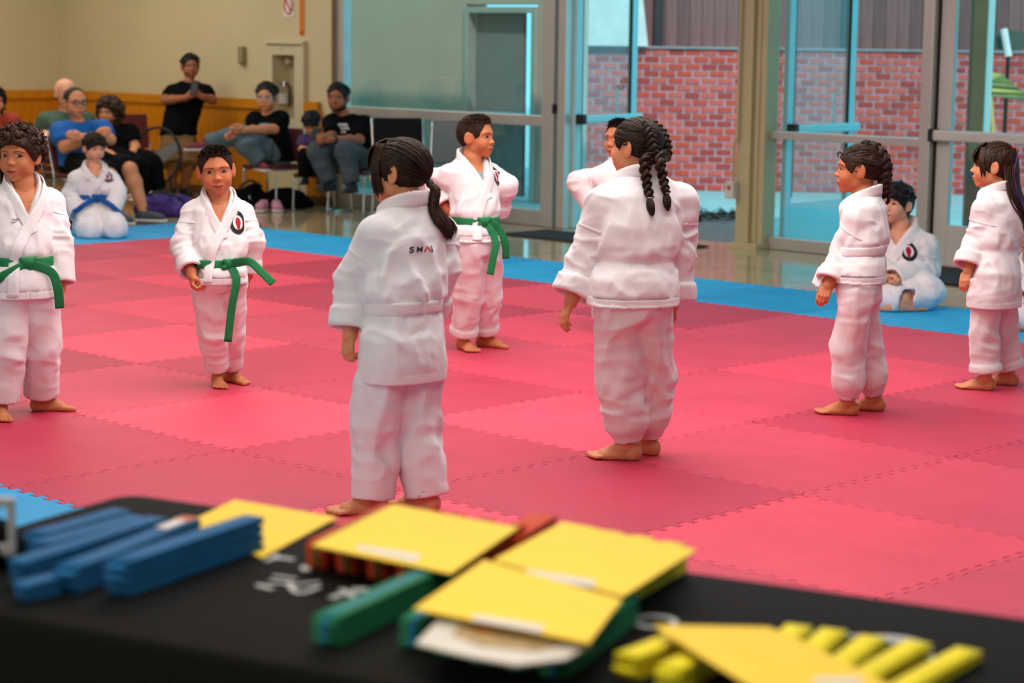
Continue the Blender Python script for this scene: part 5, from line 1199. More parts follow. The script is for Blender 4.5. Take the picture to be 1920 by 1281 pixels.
KIDS = [
 dict(label='curly-haired boy in white karate uniform with green belt at left edge, eyes turned aside', base=(48, 782), B=1.19, psi=14, head=(36, 293, 0), psih=-24, hh=.214, skin=BROWN, hair=('curly', 'brown2'), cloth='gi', belt=.555, hem=.425, vdepth=.135, seed=3, gaze=(-1.0, .1),
      arm={'L': ((109, 455, .03), (112, 532, .0), dict(curl=.7)), 'R': ((-32, 455, .0), (-42, 535, -.02), {})}, feet={'L': (78, 770, 80), 'R': (2, 782, 5)},
      jacket=dict(roll=False, cuff_r=.055), trousers=dict(ends=(.93, .93), legr=(.07, .062, .062)), knot=3, beltmat=m_green, belt_label='green belt', tails=[[(95, 510, -.13), (108, 540, -.12), (112, 578, -.1)], [(20, 512, -.17), (-4, 530, -.17), (-20, 560, -.15)]], swoosh=(26, .52)),
 dict(label='short-haired boy with green belt facing the camera, one fist at his side', base=(412, 733), B=1.10, psi=8, head=(405, 320, -.01), psih=3, pitch=-4, roll=5, hh=.216, skin=BROWN, hair=('fade', 'brown'), cloth='gi', belt=.535, hem=.447, vdepth=.14, seed=5, smile=.018, gaze=(.1, 0),
      arm={'R': ((343, 462, -.05), (358, 508, -.15), dict(curl=1.0, thumb_in=1, fd=(364, 548, -.17))), 'L': ((472, 452, .04), (466, 508, .08), dict(curl=.8))}, feet={'R': (407, 722, 8), 'L': (432, 716, 38)},
      jacket=dict(cuff_r=.046), trousers=dict(ends=(.88, .88), legr=(.064, .058, .052), girth=.98), knot=-20, beltmat=m_green, belt_label='green belt', tails=[[(437, 520, -.14), (431, 575, -.14), (424, 640, -.12)], [(465, 490, -.17), (490, 510, -.2), (512, 532, -.22)]], emblem=(-42, .60, .046), undershirt=m_black),
 dict(label='girl with low ponytail seen from behind, lettering on her white uniform, nearest the table', base=(752, 958), B=1.26, psi=-143, head=(748, 322, 0), psih=-112, hh=.220, skin=TAN, hair=('pony', 'brown'), cloth='gi', belt=.555, hem=.36, vdepth=.10, seed=8, gimat=m_gi2, hopt=dict(tip=(-.14, -.46, -1.0)),
      arm={'L': ((668, 530, -.03), (658, 615, -.05), dict(curl=.85, thumb_in=.8)), 'R': ((824, 500, .06), (800, 580, .14), dict(curl=.5))}, feet={'L': (700, 962, -80), 'R': (800, 958, -120)},
      jacket=dict(cuff_r=.050, fold=1.25, sleeve=1.08, flare=1.04), trousers=dict(ends=(1.03, 1.03), legr=(.066, .062, .060), fold=1.3, zmin=.004), back_text=(191, .115, .022), knot=0, tails=[[(690, 610, .05), (683, 640, .05), (685, 668, .05)]]),
 dict(label='boy with green belt and hands on hips looking to the right', base=(892, 662), B=1.19, psi=36, head=(893, 257, 0), psih=64, hh=.212, skin=BROWN, hair=('fade', 'brown'), cloth='gi', belt=.572, hem=.482, vdepth=.125, seed=12,
      arm={'R': ((808, 342, .05), (836, 388, -.02), dict(curl=.4, fd=(852, 408, -.04), palm=np.array([.2, 1, 0.]), thumb=np.array([0, .3, 1.0]))), 'L': ((946, 352, .06), (928, 396, .14), dict(curl=.4))}, feet={'R': (868, 655, 25), 'L': (908, 650, 62)},
      jacket=dict(cuff_r=.050, sleeve=1.06), trousers=dict(ends=(.86, .86), turnup=True, legr=(.068, .060, .056)), knot=12, beltmat=m_green, belt_label='green belt', tails=[[(916, 440, -.13), (913, 480, -.13), (908, 513, -.12)], [(932, 425, -.12), (941, 450, -.1), (946, 485, -.08)]], emblem=(-50, .72, .040), undershirt=mat('grey_tee', (.3, .32, .31), .8)),
 dict(label='girl with two braids seen from behind in white uniform, centre of the mat', base=(1180, 866), B=1.29, psi=-160, head=(1192, 276, 0), psih=-118, hh=.218, skin=TAN, hair=('braids', 'brown'), cloth='gi', belt=.60, hem=.468, vdepth=.10, seed=15, wide=1.08,
      arm={'L': ((1102, 490, -.02), (1075, 555, -.04), dict(curl=.45)), 'R': ((1268, 470, .04), (1262, 560, .06), dict(curl=.5))}, feet={'L': (1178, 862, -95), 'R': (1216, 852, -130)}, shw=.118,
      jacket=dict(cuff_r=.053, girth=1.14, sleeve=1.12, fold=1.1), trousers=dict(ends=(.90, .90), bunch=True, stack=1.5, legr=(.074, .070, .062), girth=1.12, fold=1.35), nobelt=True, hopt=dict(px=[[(1208, 305, -.13), (1212, 340, -.13), (1215, 370, -.14), (1218, 402, -.15)], [(1237, 300, -.12), (1243, 335, -.12), (1249, 362, -.13), (1252, 394, -.14)]])),
 dict(label='girl in white uniform with one thick braid looking left, right half of the mat', base=(1604, 778), B=1.16, psi=-102, head=(1610, 318, 0), psih=-88, hh=.212, skin=BROWN, hair=('braid', 'brown'), cloth='gi', belt=.615, hem=.497, vdepth=.10, seed=21, eye_open=.030,
      arm={'L': ((1585, 465, -.05), (1557, 528, -.10), dict(curl=.6)), 'R': ((1628, 470, .14), (1600, 530, .16), dict(curl=.5))}, feet={'L': (1590, 778, -90), 'R': (1640, 770, -86)},
      jacket=dict(cuff_r=.050, girth=.98), trousers=dict(ends=(.88, .88), bunch=True, stack=1.2, legr=(.062, .060, .056)), knot=8, tails=[[(1543, 500, -.06), (1535, 515, -.05), (1527, 534, -.04)], [(1550, 505, -.08), (1540, 520, -.08), (1533, 538, -.08)]]),
 dict(label='girl with long half-up hair and a purple strand at right edge, white uniform', base=(1856, 731), B=1.13, psi=-122, head=(1862, 311, 0), psih=-90, hh=.212, skin=TAN, hair=('halfup', 'brown2'), cloth='gi', belt=.58, hem=.345, vdepth=.10, seed=25, hopt=dict(length=1.75), smile=.012,
      arm={'L': ((1836, 445, -.05), (1818, 500, -.08), dict(curl=.5)), 'R': ((1886, 440, .14), (1866, 505, .17), dict(curl=.5))}, feet={'L': (1848, 731, -92), 'R': (1892, 722, -86)},
      jacket=dict(cuff_r=.056, sleeve=1.08, girth=1.0, flare=1.03), trousers=dict(ends=(.85, .85), turnup=True, legr=(.062, .060, .060)), nobelt=True),
 dict(label='boy mostly hidden behind the girl with two braids, elbow out', base=(1150, 628), B=1.20, psi=30, head=(1163, 262, 0), psih=-40, hh=.212, skin=BROWN, hair=('fade', 'black'), cloth='gi', belt=.57, hem=.47, vdepth=.12, seed=31,
      arm={'R': ((1086, 342, .02), (1112, 388, -.03), dict(curl=.4)), 'L': ((1215, 350, .05), (1195, 395, .1), dict(curl=.4))}, feet={'R': (1130, 624, 25), 'L': (1165, 620, 55)},
      jacket=dict(roll=False, cuff_r=.05), trousers=dict(ends=(.88, .88)), knot=5, beltmat=m_green, belt_label='green belt', tails=[[(1160, 430, -.12), (1158, 470, -.12)]]),
]
for sp in KIDS: person(sp)
# ================================================================== SEATED STUDENTS
person(dict(label='boy with blue belt kneeling on the far blue mat, head bowed', base=(186, 440), B=1.34, near=False, seated=True, psi=12, head=(176, 278, 0), psih=26, pitch=-8, hh=.215, skin=FAIR, hair=('mop', 'brown'), cloth='gi',
      zh=.20, belt=.30, hem=.16, neck=(176, 313, 0.02), vdepth=.12, seed=41, nofeet=True, pel=(178, 400, .06), shw=.105, bare=True,
      arm={'R': ((132, 366, .0), (146, 405, -.12), dict(curl=.6, hide=True)), 'L': ((222, 362, .0), (206, 402, -.14), dict(curl=.6, hide=True))}, knee={'R': (168, 432, -.26), 'L': (214, 428, -.26)}, feet={'R': (150, 434, .20, 190), 'L': (205, 428, .24, 190)},
      jacket=dict(roll=False, cuff_r=.056, girth=1.05, flare=1.15), trousers=dict(ends=(.8, .8), legr=(.078, .070, .060), zmin=.003), beltmat=m_bluebelt, belt_label='blue belt', knot=4, tails=[[(160, 383, -.22), (148, 392, -.22), (138, 398, -.2)], [(205, 383, -.24), (220, 396, -.22), (232, 406, -.2)]], emblem=(-40, .70, .036), swoosh=(32, .55), undershirt=mat('grey_tee', (.3, .32, .31), .8)))
person(dict(label='teenage boy sitting cross-legged on the blue border behind the girl with one braid', base=(1694, 573), B=1.50, near=False, seated=True, psi=-18, head=(1681, 384, 0), psih=-32, pitch=4, hh=.235, skin=FAIR, hair=('mop', 'black'), cloth='gi',
      zh=.12, belt=.19, hem=.10, neck=(1690, 424, .02), vdepth=.12, seed=43, pel=(1700, 545, .06), bare=True, smile=.02, shw=.105,
      arm={'R': ((1655, 510, -.05), (1668, 525, -.22), dict(curl=.6)), 'L': ((1738, 505, .0), (1672, 524, -.24), dict(curl=.5))}, knee={'R': (1630, 552, -.20), 'L': (1738, 548, -.22)}, feet={'R': (1694, 566, -.30, 125), 'L': (1662, 564, -.30, -125)},
      jacket=dict(roll=False, cuff_r=.050, girth=1.0), trousers=dict(ends=(1.0, 1.0), legr=(.074, .066, .056), zmin=.003), beltmat=m_green, belt_label='green belt', knot=0, emblem=(-30, .52, .040)))
person(dict(label='seated child in white uniform cut off by the right edge, behind the long-haired girl', base=(1946, 610), B=1.32, near=False, seated=True, psi=-20, head=(1938, 442, 0), psih=-30, hh=.215, skin=BROWN, hair=('mop', 'black'), cloth='gi',
      zh=.11, belt=.18, hem=.10, neck=(1942, 478, .02), vdepth=.12, seed=47, pel=(1948, 582, .06), bare=True,
      arm={'R': ((1912, 540, -.05), (1925, 562, -.2), {}), 'L': ((1985, 540, .0), (1950, 562, -.2), {})}, knee={'R': (1898, 590, -.2), 'L': (1990, 592, -.2)}, feet={'R': (1958, 602, -.28, 125), 'L': (1928, 602, -.28, -125)},
      jacket=dict(roll=False, cuff_r=.050), trousers=dict(ends=(.85, .85), legr=(.074, .066, .056), zmin=.003), nobelt=True))
# ================================================================== CHAIRS
m_maroon = mat('maroon_vinyl', (.13, .022, .025), .5, var=.15); m_chrome = mat('chrome_tube', (.72, .72, .72), .22, metal=.9); m_blackv = mat('black_vinyl', (.005, .005, .006), .6, spec=.15); m_tealv = mat('glossy_slate_vinyl', (.05, .09, .10), .22, spec=.8)
def chair(label, w, psi, vin, group='stacking chairs along the wall', s=1.0):
    c = np.array([w[0], w[1], FZ]); tc = nrm([CP[0]-c[0], CP[1]-c[1], 0]); ir = np.array([-tc[1], tc[0], 0]); f = math.cos(math.radians(psi))*tc+math.sin(math.radians(psi))*ir
    r = empty('stacking_chair', tuple(c), label, 'chair', group, rotz=math.atan2(f[1], f[0])-math.pi/2); r.scale = (s, s, s)
    put('seat', qbox(-.22, .22, -.20, .22, .415, .465), vin, r, bevel=.015); B_ = MB(); a = math.radians(10); Rb = rotx(a)
    B_.box((0, -.245, .66), (.42, .035, .36), Rb); put('backrest', B_, vin, r, bevel=.012)
    for sx in (-1, 1):
        put('leg', MB().tube(spline([(sx*.215, .19, .415), (sx*.22, .20, .2), (sx*.225, .215, 0)], 8), .011, 7).mesh('leg'), m_chrome, r)
        put('leg', MB().tube(spline([(sx*.215, -.31, .84), (sx*.215, -.245, .60), (sx*.215, -.20, .42), (sx*.22, -.21, .2), (sx*.225, -.235, 0)], 14), .011, 7).mesh('leg'), m_chrome, r)
        put('side_rail', MB().tube([(sx*.217, .19, .41), (sx*.217, -.2, .41)], .010, 7).mesh('side_rail'), m_chrome, r)
        put('runner', MB().tube([(sx*.225, .215, .012), (sx*.225, -.235, .012)], .010, 7).mesh('runner'), m_chrome, r)
    return r
def under(P):
    w = P.cw+P.R.T @ np.array([P.pel[0], P.pel[1]+.06, 0]); return w
# ================================================================== ADULTS ALONG THE WALL
m_jean = mat('faded_denim', srgb(84, 106, 116), .85, var=.25, vscale=8, bump=.2, bscale=200); m_grey = mat('grey_denim', srgb(62, 74, 82), .85, var=.2, vscale=8, bump=.2, bscale=200)
m_navy = mat('charcoal_shorts', (.008, .009, .011), .85, spec=.1, var=.2); m_khaki = mat('khaki_cotton', srgb(118, 84, 44), .85, var=.15); m_blue = mat('blue_jersey', srgb(16, 96, 178), .8, var=.12, vscale=5); m_greenT = mat('sage_jersey', srgb(66, 90, 70), .85, var=.15)
m_shoe = mat('black_shoe', (.012, .013, .016), .6); m_soleW = mat('white_sole', (.6, .6, .6), .6); m_soleB = mat('black_sole', (.02, .02, .02), .7)
def cw(px, py): return ongnd(px, py, FZ)
P = person(dict(label='man in blue T-shirt and dark shorts seated with arms crossed', base=(165, 416), z0=FZ, dd=.0, B=1.72, near=False, psi=40, head=(141, 193, .05), psih=22, hh=.262, skin=TAN, hair=('receding', 'grey'), cloth='tee', shirt=m_blue, pants=m_navy, shorts=True, bare=False, smile=.03, glasses='dark',
      zh=.50, pel=(150, 330, .12), neck=(146, 231, .08), sh=((190, 242, .05), (112, 246, .0)), seed=51, hem=-.02, tee=dict(girth=1.08, sl=.75),
      arm={'R': ((121, 276, -.10), (176, 256, -.28), dict(curl=.7, thumb=np.array([0, 0, 1.]))), 'L': ((206, 262, -.04), (158, 258, -.26), dict(curl=.7, thumb=np.array([0, 0, 1.])))},
      knee={'R': (205, 330, -.36), 'L': (243, 318, -.12)}, feet={'R': (218, 402, -.34, 40), 'L': (270, 398, -.10, 60)}, shoe=(mat('slate_shoe', (.05, .065, .075), .6), m_soleW), trousers=dict(legr=(.066, .058, .05))))
chair('maroon chair under the man in blue T-shirt', under(P), 40, m_maroon, s=.88)
P = person(dict(label='bald man in sage green T-shirt seated behind the man in blue', base=(118, 398), z0=FZ, B=1.72, near=False, psi=35, head=(124, 175, 0), psih=30, hh=.262, skin=FAIR, hair=('bald', 'grey'), cloth='tee', shirt=m_greenT, pants=m_navy, shorts=True, bare=False, zh=.50, pel=(128, 318, .1), neck=(122, 212, .06), sh=((160, 226, .05), (88, 226, .0)), seed=53, tee=dict(girth=1.08, sl=.8),
      arm={'R': ((74, 252, -.02), (110, 262, -.26), dict(curl=.6)), 'L': ((175, 258, .0), (135, 262, -.24), dict(curl=.6))}, knee={'R': (150, 322, -.42), 'L': (185, 318, -.25)}, feet={'R': (150, 392, -.42, 30), 'L': (188, 386, -.25, 40)}, shoe=(m_shoe, m_soleB)))
chair('maroon chair under the bald man in green', under(P), 35, m_maroon, s=.88)
P = person(dict(label='woman with long dark curly hair in black T-shirt and black trousers, seated', base=(232, 386), z0=FZ, B=1.62, near=False, psi=38, head=(204, 209, .0), psih=-30, pitch=-8, hh=.235, skin=TAN, hair=('long_curly', 'brown'), cloth='tee', shirt=m_black, pants=m_black, bare=False, zh=.48, pel=(222, 308, .08), neck=(212, 237, .06), sh=((243, 247, .06), (190, 250, .0)), seed=55, smile=.02, tee=dict(sl=.62),
      arm={'L': ((255, 280, -.02), (240, 302, -.25), dict(curl=.7)), 'R': ((192, 285, -.10), (230, 303, -.3), dict(curl=.7))}, knee={'R': (262, 312, -.36), 'L': (285, 306, -.2)}, feet={'R': (268, 372, -.36, 35), 'L': (298, 358, -.2, 45)}, shoe=(m_shoe, m_soleB), trousers=dict(ends=(.95, .95), legr=(.062, .050, .045))))
chair('maroon chair under the curly-haired woman', under(P), 38, m_maroon, s=.88)
chair('empty maroon chair between the curly-haired woman and the standing man', cw(268, 366), 30, m_maroon, s=.95)
P = person(dict(label='man standing against the wainscot in black T-shirt and khaki shorts, holding a phone', base=(338, 373), z0=FZ, B=1.50, near=False, psi=8, head=(357, 125, .05), psih=10, hh=.232, skin=DIM, hair=('short', 'black'), cloth='tee', shirt=m_black, pants=m_khaki, shorts=True, bare=False, zh=.62, pel=(334, 248, .05), neck=(355, 155, .06), sh=((384, 172, .06), (325, 172, .04)), seed=57, hem=-.0, tee=dict(girth=1.12, sl=.66), beard=False,
      arm={'R': ((309, 188, -.04), (347, 184, -.20), dict(curl=.7, fd=(366, 174, -.24), thumb=np.array([0, 0, 1.]))), 'L': ((399, 188, .0), (381, 182, -.18), dict(curl=.7, fd=(364, 174, -.22), thumb=np.array([0, 0, 1.])))}, knee={'R': (326, 304, -.12), 'L': (352, 306, -.06)}, feet={'R': (322, 354, .0, -5), 'L': (346, 354, .02, 20)}, shoe=(m_shoe, m_soleB), trousers=dict(legr=(.072, .066, .06), girth=1.1, short_cut=-.03)))
ph = at(364, 166, P.depth-.24); put('phone', MB().box((0, 0, 0), (.07, .012, .13), rotz(YAW+1.4) @ rotx(.6)), m_dark, label='dark phone in the hands of the standing man', cat='phone', loc=ph, bevel=.003)
P = person(dict(label='young man with glasses in black T-shirt and jeans, seated with one leg crossed', base=(505, 391), z0=FZ, B=1.62, near=False, psi=-38, head=(500, 183, 0), psih=-14, hh=.262, skin=TAN, hair=('short', 'black'), cloth='tee', shirt=m_black, pants=m_jean, bare=False, glasses='pale', zh=.47, pel=(516, 286, .1), neck=(503, 216, .06), sh=((527, 222, .02), (478, 224, .06)), seed=59, tee=dict(girth=1.02, sl=.8),
      arm={'L': ((514, 242, -.06), (462, 244, -.30), dict(curl=.4)), 'R': ((474, 246, -.05), (440, 254, -.28), dict(curl=.4))}, knee={'L': (456, 252, -.22), 'R': (462, 274, -.32)}, feet={'L': (386, 268, -.26, -80), 'R': (488, 305, -.30, 20)}, shoe=(mat('red_sneaker', (.16, .02, .025), .6), m_soleW), trousers=dict(ends=(1.0, 1.0), legr=(.060, .052, .046)), print=(8, .80, 2, mat('cyan_print', srgb(40, 160, 190), .8), .10)))
chair('maroon chair under the young man with glasses', under(P), -38, m_maroon, s=.88)
P = person(dict(label='small dark-haired child bent over a phone beside the man with grey jeans', base=(588, 394), z0=FZ, B=1.15, near=False, psi=-10, head=(585, 231, -.04), psih=-20, pitch=-38, hh=.20, skin=TAN, hair=('mop', 'black'), cloth='tee', shirt=mat('plum_shirt', (.06, .03, .11), .8), pants=m_black, bare=False, zh=.46, pel=(590, 288, .05), neck=(588, 254, .03), seed=61, sh=((606, 262, .02), (570, 262, .02)),
      arm={'R': ((566, 282, -.05), (580, 280, -.2), dict(curl=.6)), 'L': ((608, 282, -.05), (594, 280, -.2), dict(curl=.6))}, knee={'R': (572, 292, -.28), 'L': (602, 292, -.28)}, feet={'R': (572, 335, -.26, -10), 'L': (600, 335, -.26, 5)}, shoe=(m_shoe, m_soleB), trousers=dict(ends=(.95, .95))))
chair('maroon chair under the small dark-haired child', under(P), -10, m_maroon, s=.74)
P = person(dict(label='bearded man in black printed T-shirt and grey jeans, seated with a phone', base=(650, 403), z0=FZ, B=1.66, near=False, psi=-34, head=(634, 184, 0), psih=-16, hh=.252, skin=DIM, hair=('short', 'black'), beard=True, cloth='tee', shirt=m_black, pants=m_grey, bare=False, zh=.47, pel=(676, 292, .12), neck=(646, 218, .07), sh=((684, 232, .02), (622, 230, .08)), seed=63, tee=dict(girth=1.08, sl=.8),
      arm={'L': ((673, 264, -.12), (622, 262, -.36), dict(curl=.7, thumb=np.array([0, 0, 1.]))), 'R': ((622, 258, -.10), (604, 262, -.34), dict(curl=.7, thumb=np.array([0, 0, 1.])))}, knee={'R': (598, 286, -.30), 'L': (646, 284, -.42)}, feet={'R': (618, 342, -.30, -25), 'L': (660, 345, -.42, -15)}, shoe=(m_shoe, m_soleB), trousers=dict(ends=(1.0, 1.0), legr=(.064, .054, .046)), print=(-4, .84, 3, mat('white_print', (.6, .6, .6), .8), .075), watch=1))
ph = at(592, 250, P.depth-.40); put('phone', MB().box((0, 0, 0), (.075, .012, .15), rotz(YAW+1.4) @ rotx(1.0)), m_dark, label='black phone held by the bearded man', cat='phone', loc=ph, bevel=.003)
chair('maroon chair under the bearded man', under(P), -34, m_maroon, s=.88)
chair('black-backed chair standing empty right of the bearded man', cw(757, 413), 12, m_blackv, s=1.06)
chair('glossy slate-backed chair in front of the left window pane', cw(846, 423), -10, m_tealv, s=1.06)
P = person(dict(label='person in rust-red top with dark hair cut off by the left edge', base=(-6, 400), z0=FZ, B=1.62, near=False, psi=30, head=(-14, 190, 0), psih=30, hh=.24, skin=TAN, hair=('long_curly', 'black'), cloth='tee', shirt=mat('rust_jersey', srgb(150, 44, 20), .8), pants=m_black, bare=False, zh=.48, pel=(-2, 310, .1), neck=(-8, 218, .05), sh=((22, 228, .02), (-40, 228, .0)), seed=67, tee=dict(sl=.9),
      arm={'L': ((30, 268, -.02), (10, 290, -.25), {}), 'R': ((-48, 270, -.05), (-20, 292, -.3), {})}, knee={'R': (20, 312, -.4), 'L': (45, 308, -.25)}, feet={'R': (22, 380, -.4, 30), 'L': (48, 375, -.25, 40)}, shoe=(m_shoe, m_soleB), trousers=dict(ends=(.95, .95), legr=(.062, .050, .045))))
chair('maroon chair under the person in the rust-red top', under(P), 30, m_maroon, s=.88)
# ================================================================== THINGS BY THE WALL
xk0, xk1 = U(504, y=WY), U(577, y=WY); zk1, zk0 = Z(540, 76, WY), Z(540, 246, WY)
ca = empty('extinguisher_cabinet', ((xk0+xk1)/2, WY, zk0), 'cream recessed cabinet frame around the fire extinguisher', 'cabinet'); cwid = xk1-xk0; chh = zk1-zk0; wi = xc1-xc0; ox = (xc0+xc1)/2-(xk0+xk1)/2
m_cream = mat('cream_enamel', srgb(204, 194, 158), .55, var=.04)
z_lo, z_hi = zc0-zk0, zc1-zk0
put('frame', MB().box((ox-wi/2-(cwid/2+ox-wi/2)/2, -.015, chh/2), (cwid/2+ox-wi/2, .028, chh)).box((ox+wi/2+(cwid/2-ox-wi/2)/2, -.015, chh/2), (cwid/2-ox-wi/2, .028, chh)).box((ox, -.015, z_lo/2), (wi, .028, z_lo)).box((ox, -.015, (z_hi+chh)/2), (wi, .028, chh-z_hi)), m_cream, ca)
put('moulding', MB().box((0, -.04, chh-.02), (cwid, .03, .03)).box((cwid/2-.015, -.04, chh/2), (.03, .03, chh-.03)), m_cream, ca, bevel=.005)
put('label_plate', MB().box((ox-.02, -.031, z_hi+.055), (.05, .004, .018)), mat('plate_grey', (.4, .4, .36), .5), ca)
put('alarm_bell', MB().tube([(ox-.05, .12, z_hi-.06), (ox-.05, .06, z_hi-.06)], .03, 12), m_cream, ca)
exx = U(534, y=WY+.09); exz = zc0+.02
ex = empty('fire_extinguisher', (exx, WY+.085, exz), 'red fire extinguisher with pale label inside the wall cabinet', 'fire extinguisher')
m_red = mat('extinguisher_red', (.28, .02, .02), .3); Hc = Z(536, 163, WY)-exz
pr_ = [(0, .0), (.058, .0), (.062, .02), (.062, Hc*.80), (.055, Hc*.88), (.03, Hc*.95), (.022, Hc)]
V, Fq = tube([(0, 0, z) for _, z in pr_], [max(r, .001) for r, _ in pr_], 20); put('cylinder', mesh_np('cylinder', V, Fq), m_red, ex)
V, Fq = tube([(0, 0, Hc*.42), (0, 0, Hc*.76)], .0635, 20, False); put('label_band', mesh_np('label_band', V, Fq), mat('pale_label', (.5, .48, .45), .5), ex)
put('valve', MB().tube([(0, 0, Hc), (0, 0, Hc+.05)], .02, 10).box((.0, -.02, Hc+.06), (.03, .09, .018)), m_chrome, ex); put('hose', MB().tube(spline([(.03, 0, Hc+.03), (.075, 0, Hc), (.08, 0, Hc*.7), (.075, 0, Hc*.35)], 12), .011, 7), m_dark, ex)
th_ = empty('thermostat', (U(459, y=WY), WY, Z(459, 103, WY)), 'small beige control box on the wall', 'thermostat'); put('cover', MB().box((0, -.03, 0), (.07, .06, .165)), mat('box_beige', srgb(150, 136, 98), .6), th_, bevel=.006); put('base_plate', MB().box((-.02, -.012, -.075), (.09, .024, .022)), mat('box_beige', srgb(150, 136, 98), .6), th_)
ns = empty('no_entry_sign', (U(542, 10, y=WY), WY, Z(542, 10, WY)), 'white notice with red prohibition circle and bar on the wall', 'sign'); put('panel', MB().box((0, -.004, -.01), (.15, .006, .20)), mat('sign_white', (.75, .72, .64), .6), ns)
th = np.linspace(0, 2*math.pi, 33); mr_ = mat('sign_red', srgb(206, 48, 22), .5); rg_ = MB(); rg_.tube(np.stack([.058*np.cos(th), np.full(33, -.009), .082*np.sin(th)], 1), .008, 6); rg_.tube([(-.04, -.009, .058), (.04, -.009, -.058)], .008, 6); put('prohibition_mark', rg_.mesh('prohibition_mark'), mr_, ns)
bn = empty('height_strip', (U(567, 30, y=WY), WY, Z(567, 66, WY)), 'long orange vertical strip like a thermometer on the wall', 'wall strip'); m_or = mat('orange_strip', srgb(228, 136, 52), .6)
put('strip', MB().box((0, -.005, .4), (.068, .008, .80)), m_or, bn); put('centre_line', MB().box((0, -.011, .41), (.006, .003, .76)), mat('strip_red', srgb(190, 70, 20), .6), bn)
put('bulb', MB().tube([(0, -.009, .025), (0, -.013, .025)], .02, 16), mr_, bn)
# bags, shoes, hoop
def blob(name, px, py, dd, size, m, label, cat, seed, parts=None, flat=.55):
    c = ongnd(px, py, FZ); F = Field(-np.array(size)*.8, np.array(size)*.8+[0, 0, size[2]*.3], .012); rr = random.Random(seed)
    for _ in range(7):
        p = np.array([rr.uniform(-.32, .32)*size[0], rr.uniform(-.3, .3)*size[1], rr.uniform(.15, .4)*size[2]]); F.ell(p, np.array([rr.uniform(.24, .36)*size[0], rr.uniform(.26, .36)*size[1], rr.uniform(.25, .5)*size[2]]), k=.03)
    F.cut((0, 0, 1), .0); V, Q = F.mesh(); N_ = vnormals(V, Q); V = fold(V, N_, np.ones(len(V)), 1.0, .012, (14, 14, 10), seed); V[:, 2] = np.maximum(V[:, 2], .002)
    r = empty(name, tuple(c), label, cat, rotz=YAW-math.pi/2); put('cloth_body', mesh_np('cloth_body', V, [Q]), m, r)
    if parts:
        for nm, P_, rad, mm in parts: put(nm, MB().tube(spline(P_, 14), rad, 6).mesh(nm), mm, r)
    return r
m_purple = mat('purple_nylon', (.045, .015, .19), .6, var=.2)
blob('gym_bag', 312, 404, 0, (.52, .34, .24), m_purple, 'purple gym bag on the floor behind the blue border', 'bag', 3, [('strap', [(-.2, -.1, .16), (-.05, -.2, .22), (.12, -.16, .18), (.2, -.1, .1)], .012, m_dark), ('tag', [(-.12, -.1, .2), (-.10, -.13, .19)], .02, mat('white_enamel', (.85, .85, .85), .4))])
blob('black_bag', 118, 428, 0, (.40, .36, .34), m_black, 'black bag on the floor beside the kneeling boy', 'bag', 5, [('strap', [(-.12, -.1, .22), (0, -.18, .32), (.12, -.1, .24)], .012, m_dark)])
blob('backpack', 474, 388, 0, (.34, .30, .30), m_black, 'black backpack slumped by the wall, left of the pink shoes', 'bag', 7, [('strap', [(-.1, -.1, .2), (0, -.17, .26), (.1, -.1, .2)], .012, m_dark), ('badge', [(-.02, -.14, .1), (.0, -.15, .1)], .022, mat('white_enamel', (.85, .85, .85), .4))])
blob('black_jacket', 536, 390, 0, (.40, .30, .26), m_black, 'black jacket heap behind the pink shoes', 'jacket', 9, [('sleeve', [(.1, -.08, .12), (.2, -.1, .06), (.24, -.05, .04)], .04, m_black)])
blob('coat_pile', 556, 382, 0, (.30, .24, .16), mat('maroon_cloth', (.12, .015, .02), .8), 'dark red cloth folded under the chairs', 'clothing', 11, [('fold', [(-.1, -.06, .08), (0, -.1, .09), (.1, -.06, .07)], .03, mat('maroon_cloth', (.12, .015, .02), .8))]) if False else None
m_pink = mat('pink_mesh', srgb(196, 140, 160), .7)
for k, (px, lb) in enumerate(((492, 'pink sneaker, left one of the pair on the floor'), (519, 'pink sneaker, right one of the pair on the floor'))):
    c = ongnd(px, 397, FZ); r = empty('sneaker', tuple(c), lb, 'shoe', 'pair of pink sneakers', rotz=YAW-math.pi/2+.3*k-.1); F = Field((-.08, -.18, 0), (.08, .16, .14), .007)
    F.cap((0, -.10, .05), (0, .06, .05), .045, .042); F.cap((0, .03, .05), (0, .06, .09), .04, .035, k=.03); F.cap((0, .06, .10), (0, .05, .16), .028, op='d', k=.01); F.cut((0, 0, 1), .02); V, Q = F.mesh(); up = put('upper', mesh_np('upper', V, [Q]), m_pink, r)
    F = Field((-.08, -.18, 0), (.08, .16, .05), .007); F.cap((0, -.10, .02), (0, .06, .02), .05, .047); F.cut((0, 0, 1), .001); F.cut((0, 0, -1), -.026); V, Q = F.mesh(); put('sole', mesh_np('sole', V, [Q]), m_soleW, r)
D = depth_of(ongnd(300, 372, FZ))-.45; hp = empty('folding_hoop', tuple(ongnd(305, 372, FZ)), 'black hoop frame with slanted grey panel beside the standing man', 'folding frame'); off = np.array(hp.location)
th = np.linspace(0, 2*math.pi, 41); cc = at(294, 292, D)-off
put('hoop', MB().tube(cc+np.outer(np.cos(th)*.235, CR)+np.outer(np.sin(th)*.27, CU)-np.outer(.06*np.cos(th), CD), .014, 7).mesh('hoop'), m_dark, hp)
P4 = [at(x_, y_, D-.03)-off for x_, y_ in ((280, 290), (330, 264), (340, 278), (292, 316))]; nn = CD*.03
put('panel', MB().add(P4+[p_+nn for p_ in P4], [np.array([(0, 1, 2, 3), (7, 6, 5, 4), (0, 4, 5, 1), (1, 5, 6, 2), (2, 6, 7, 3), (3, 7, 4, 0)])]), mat('grey_plastic', (.17, .165, .155), .6), hp)
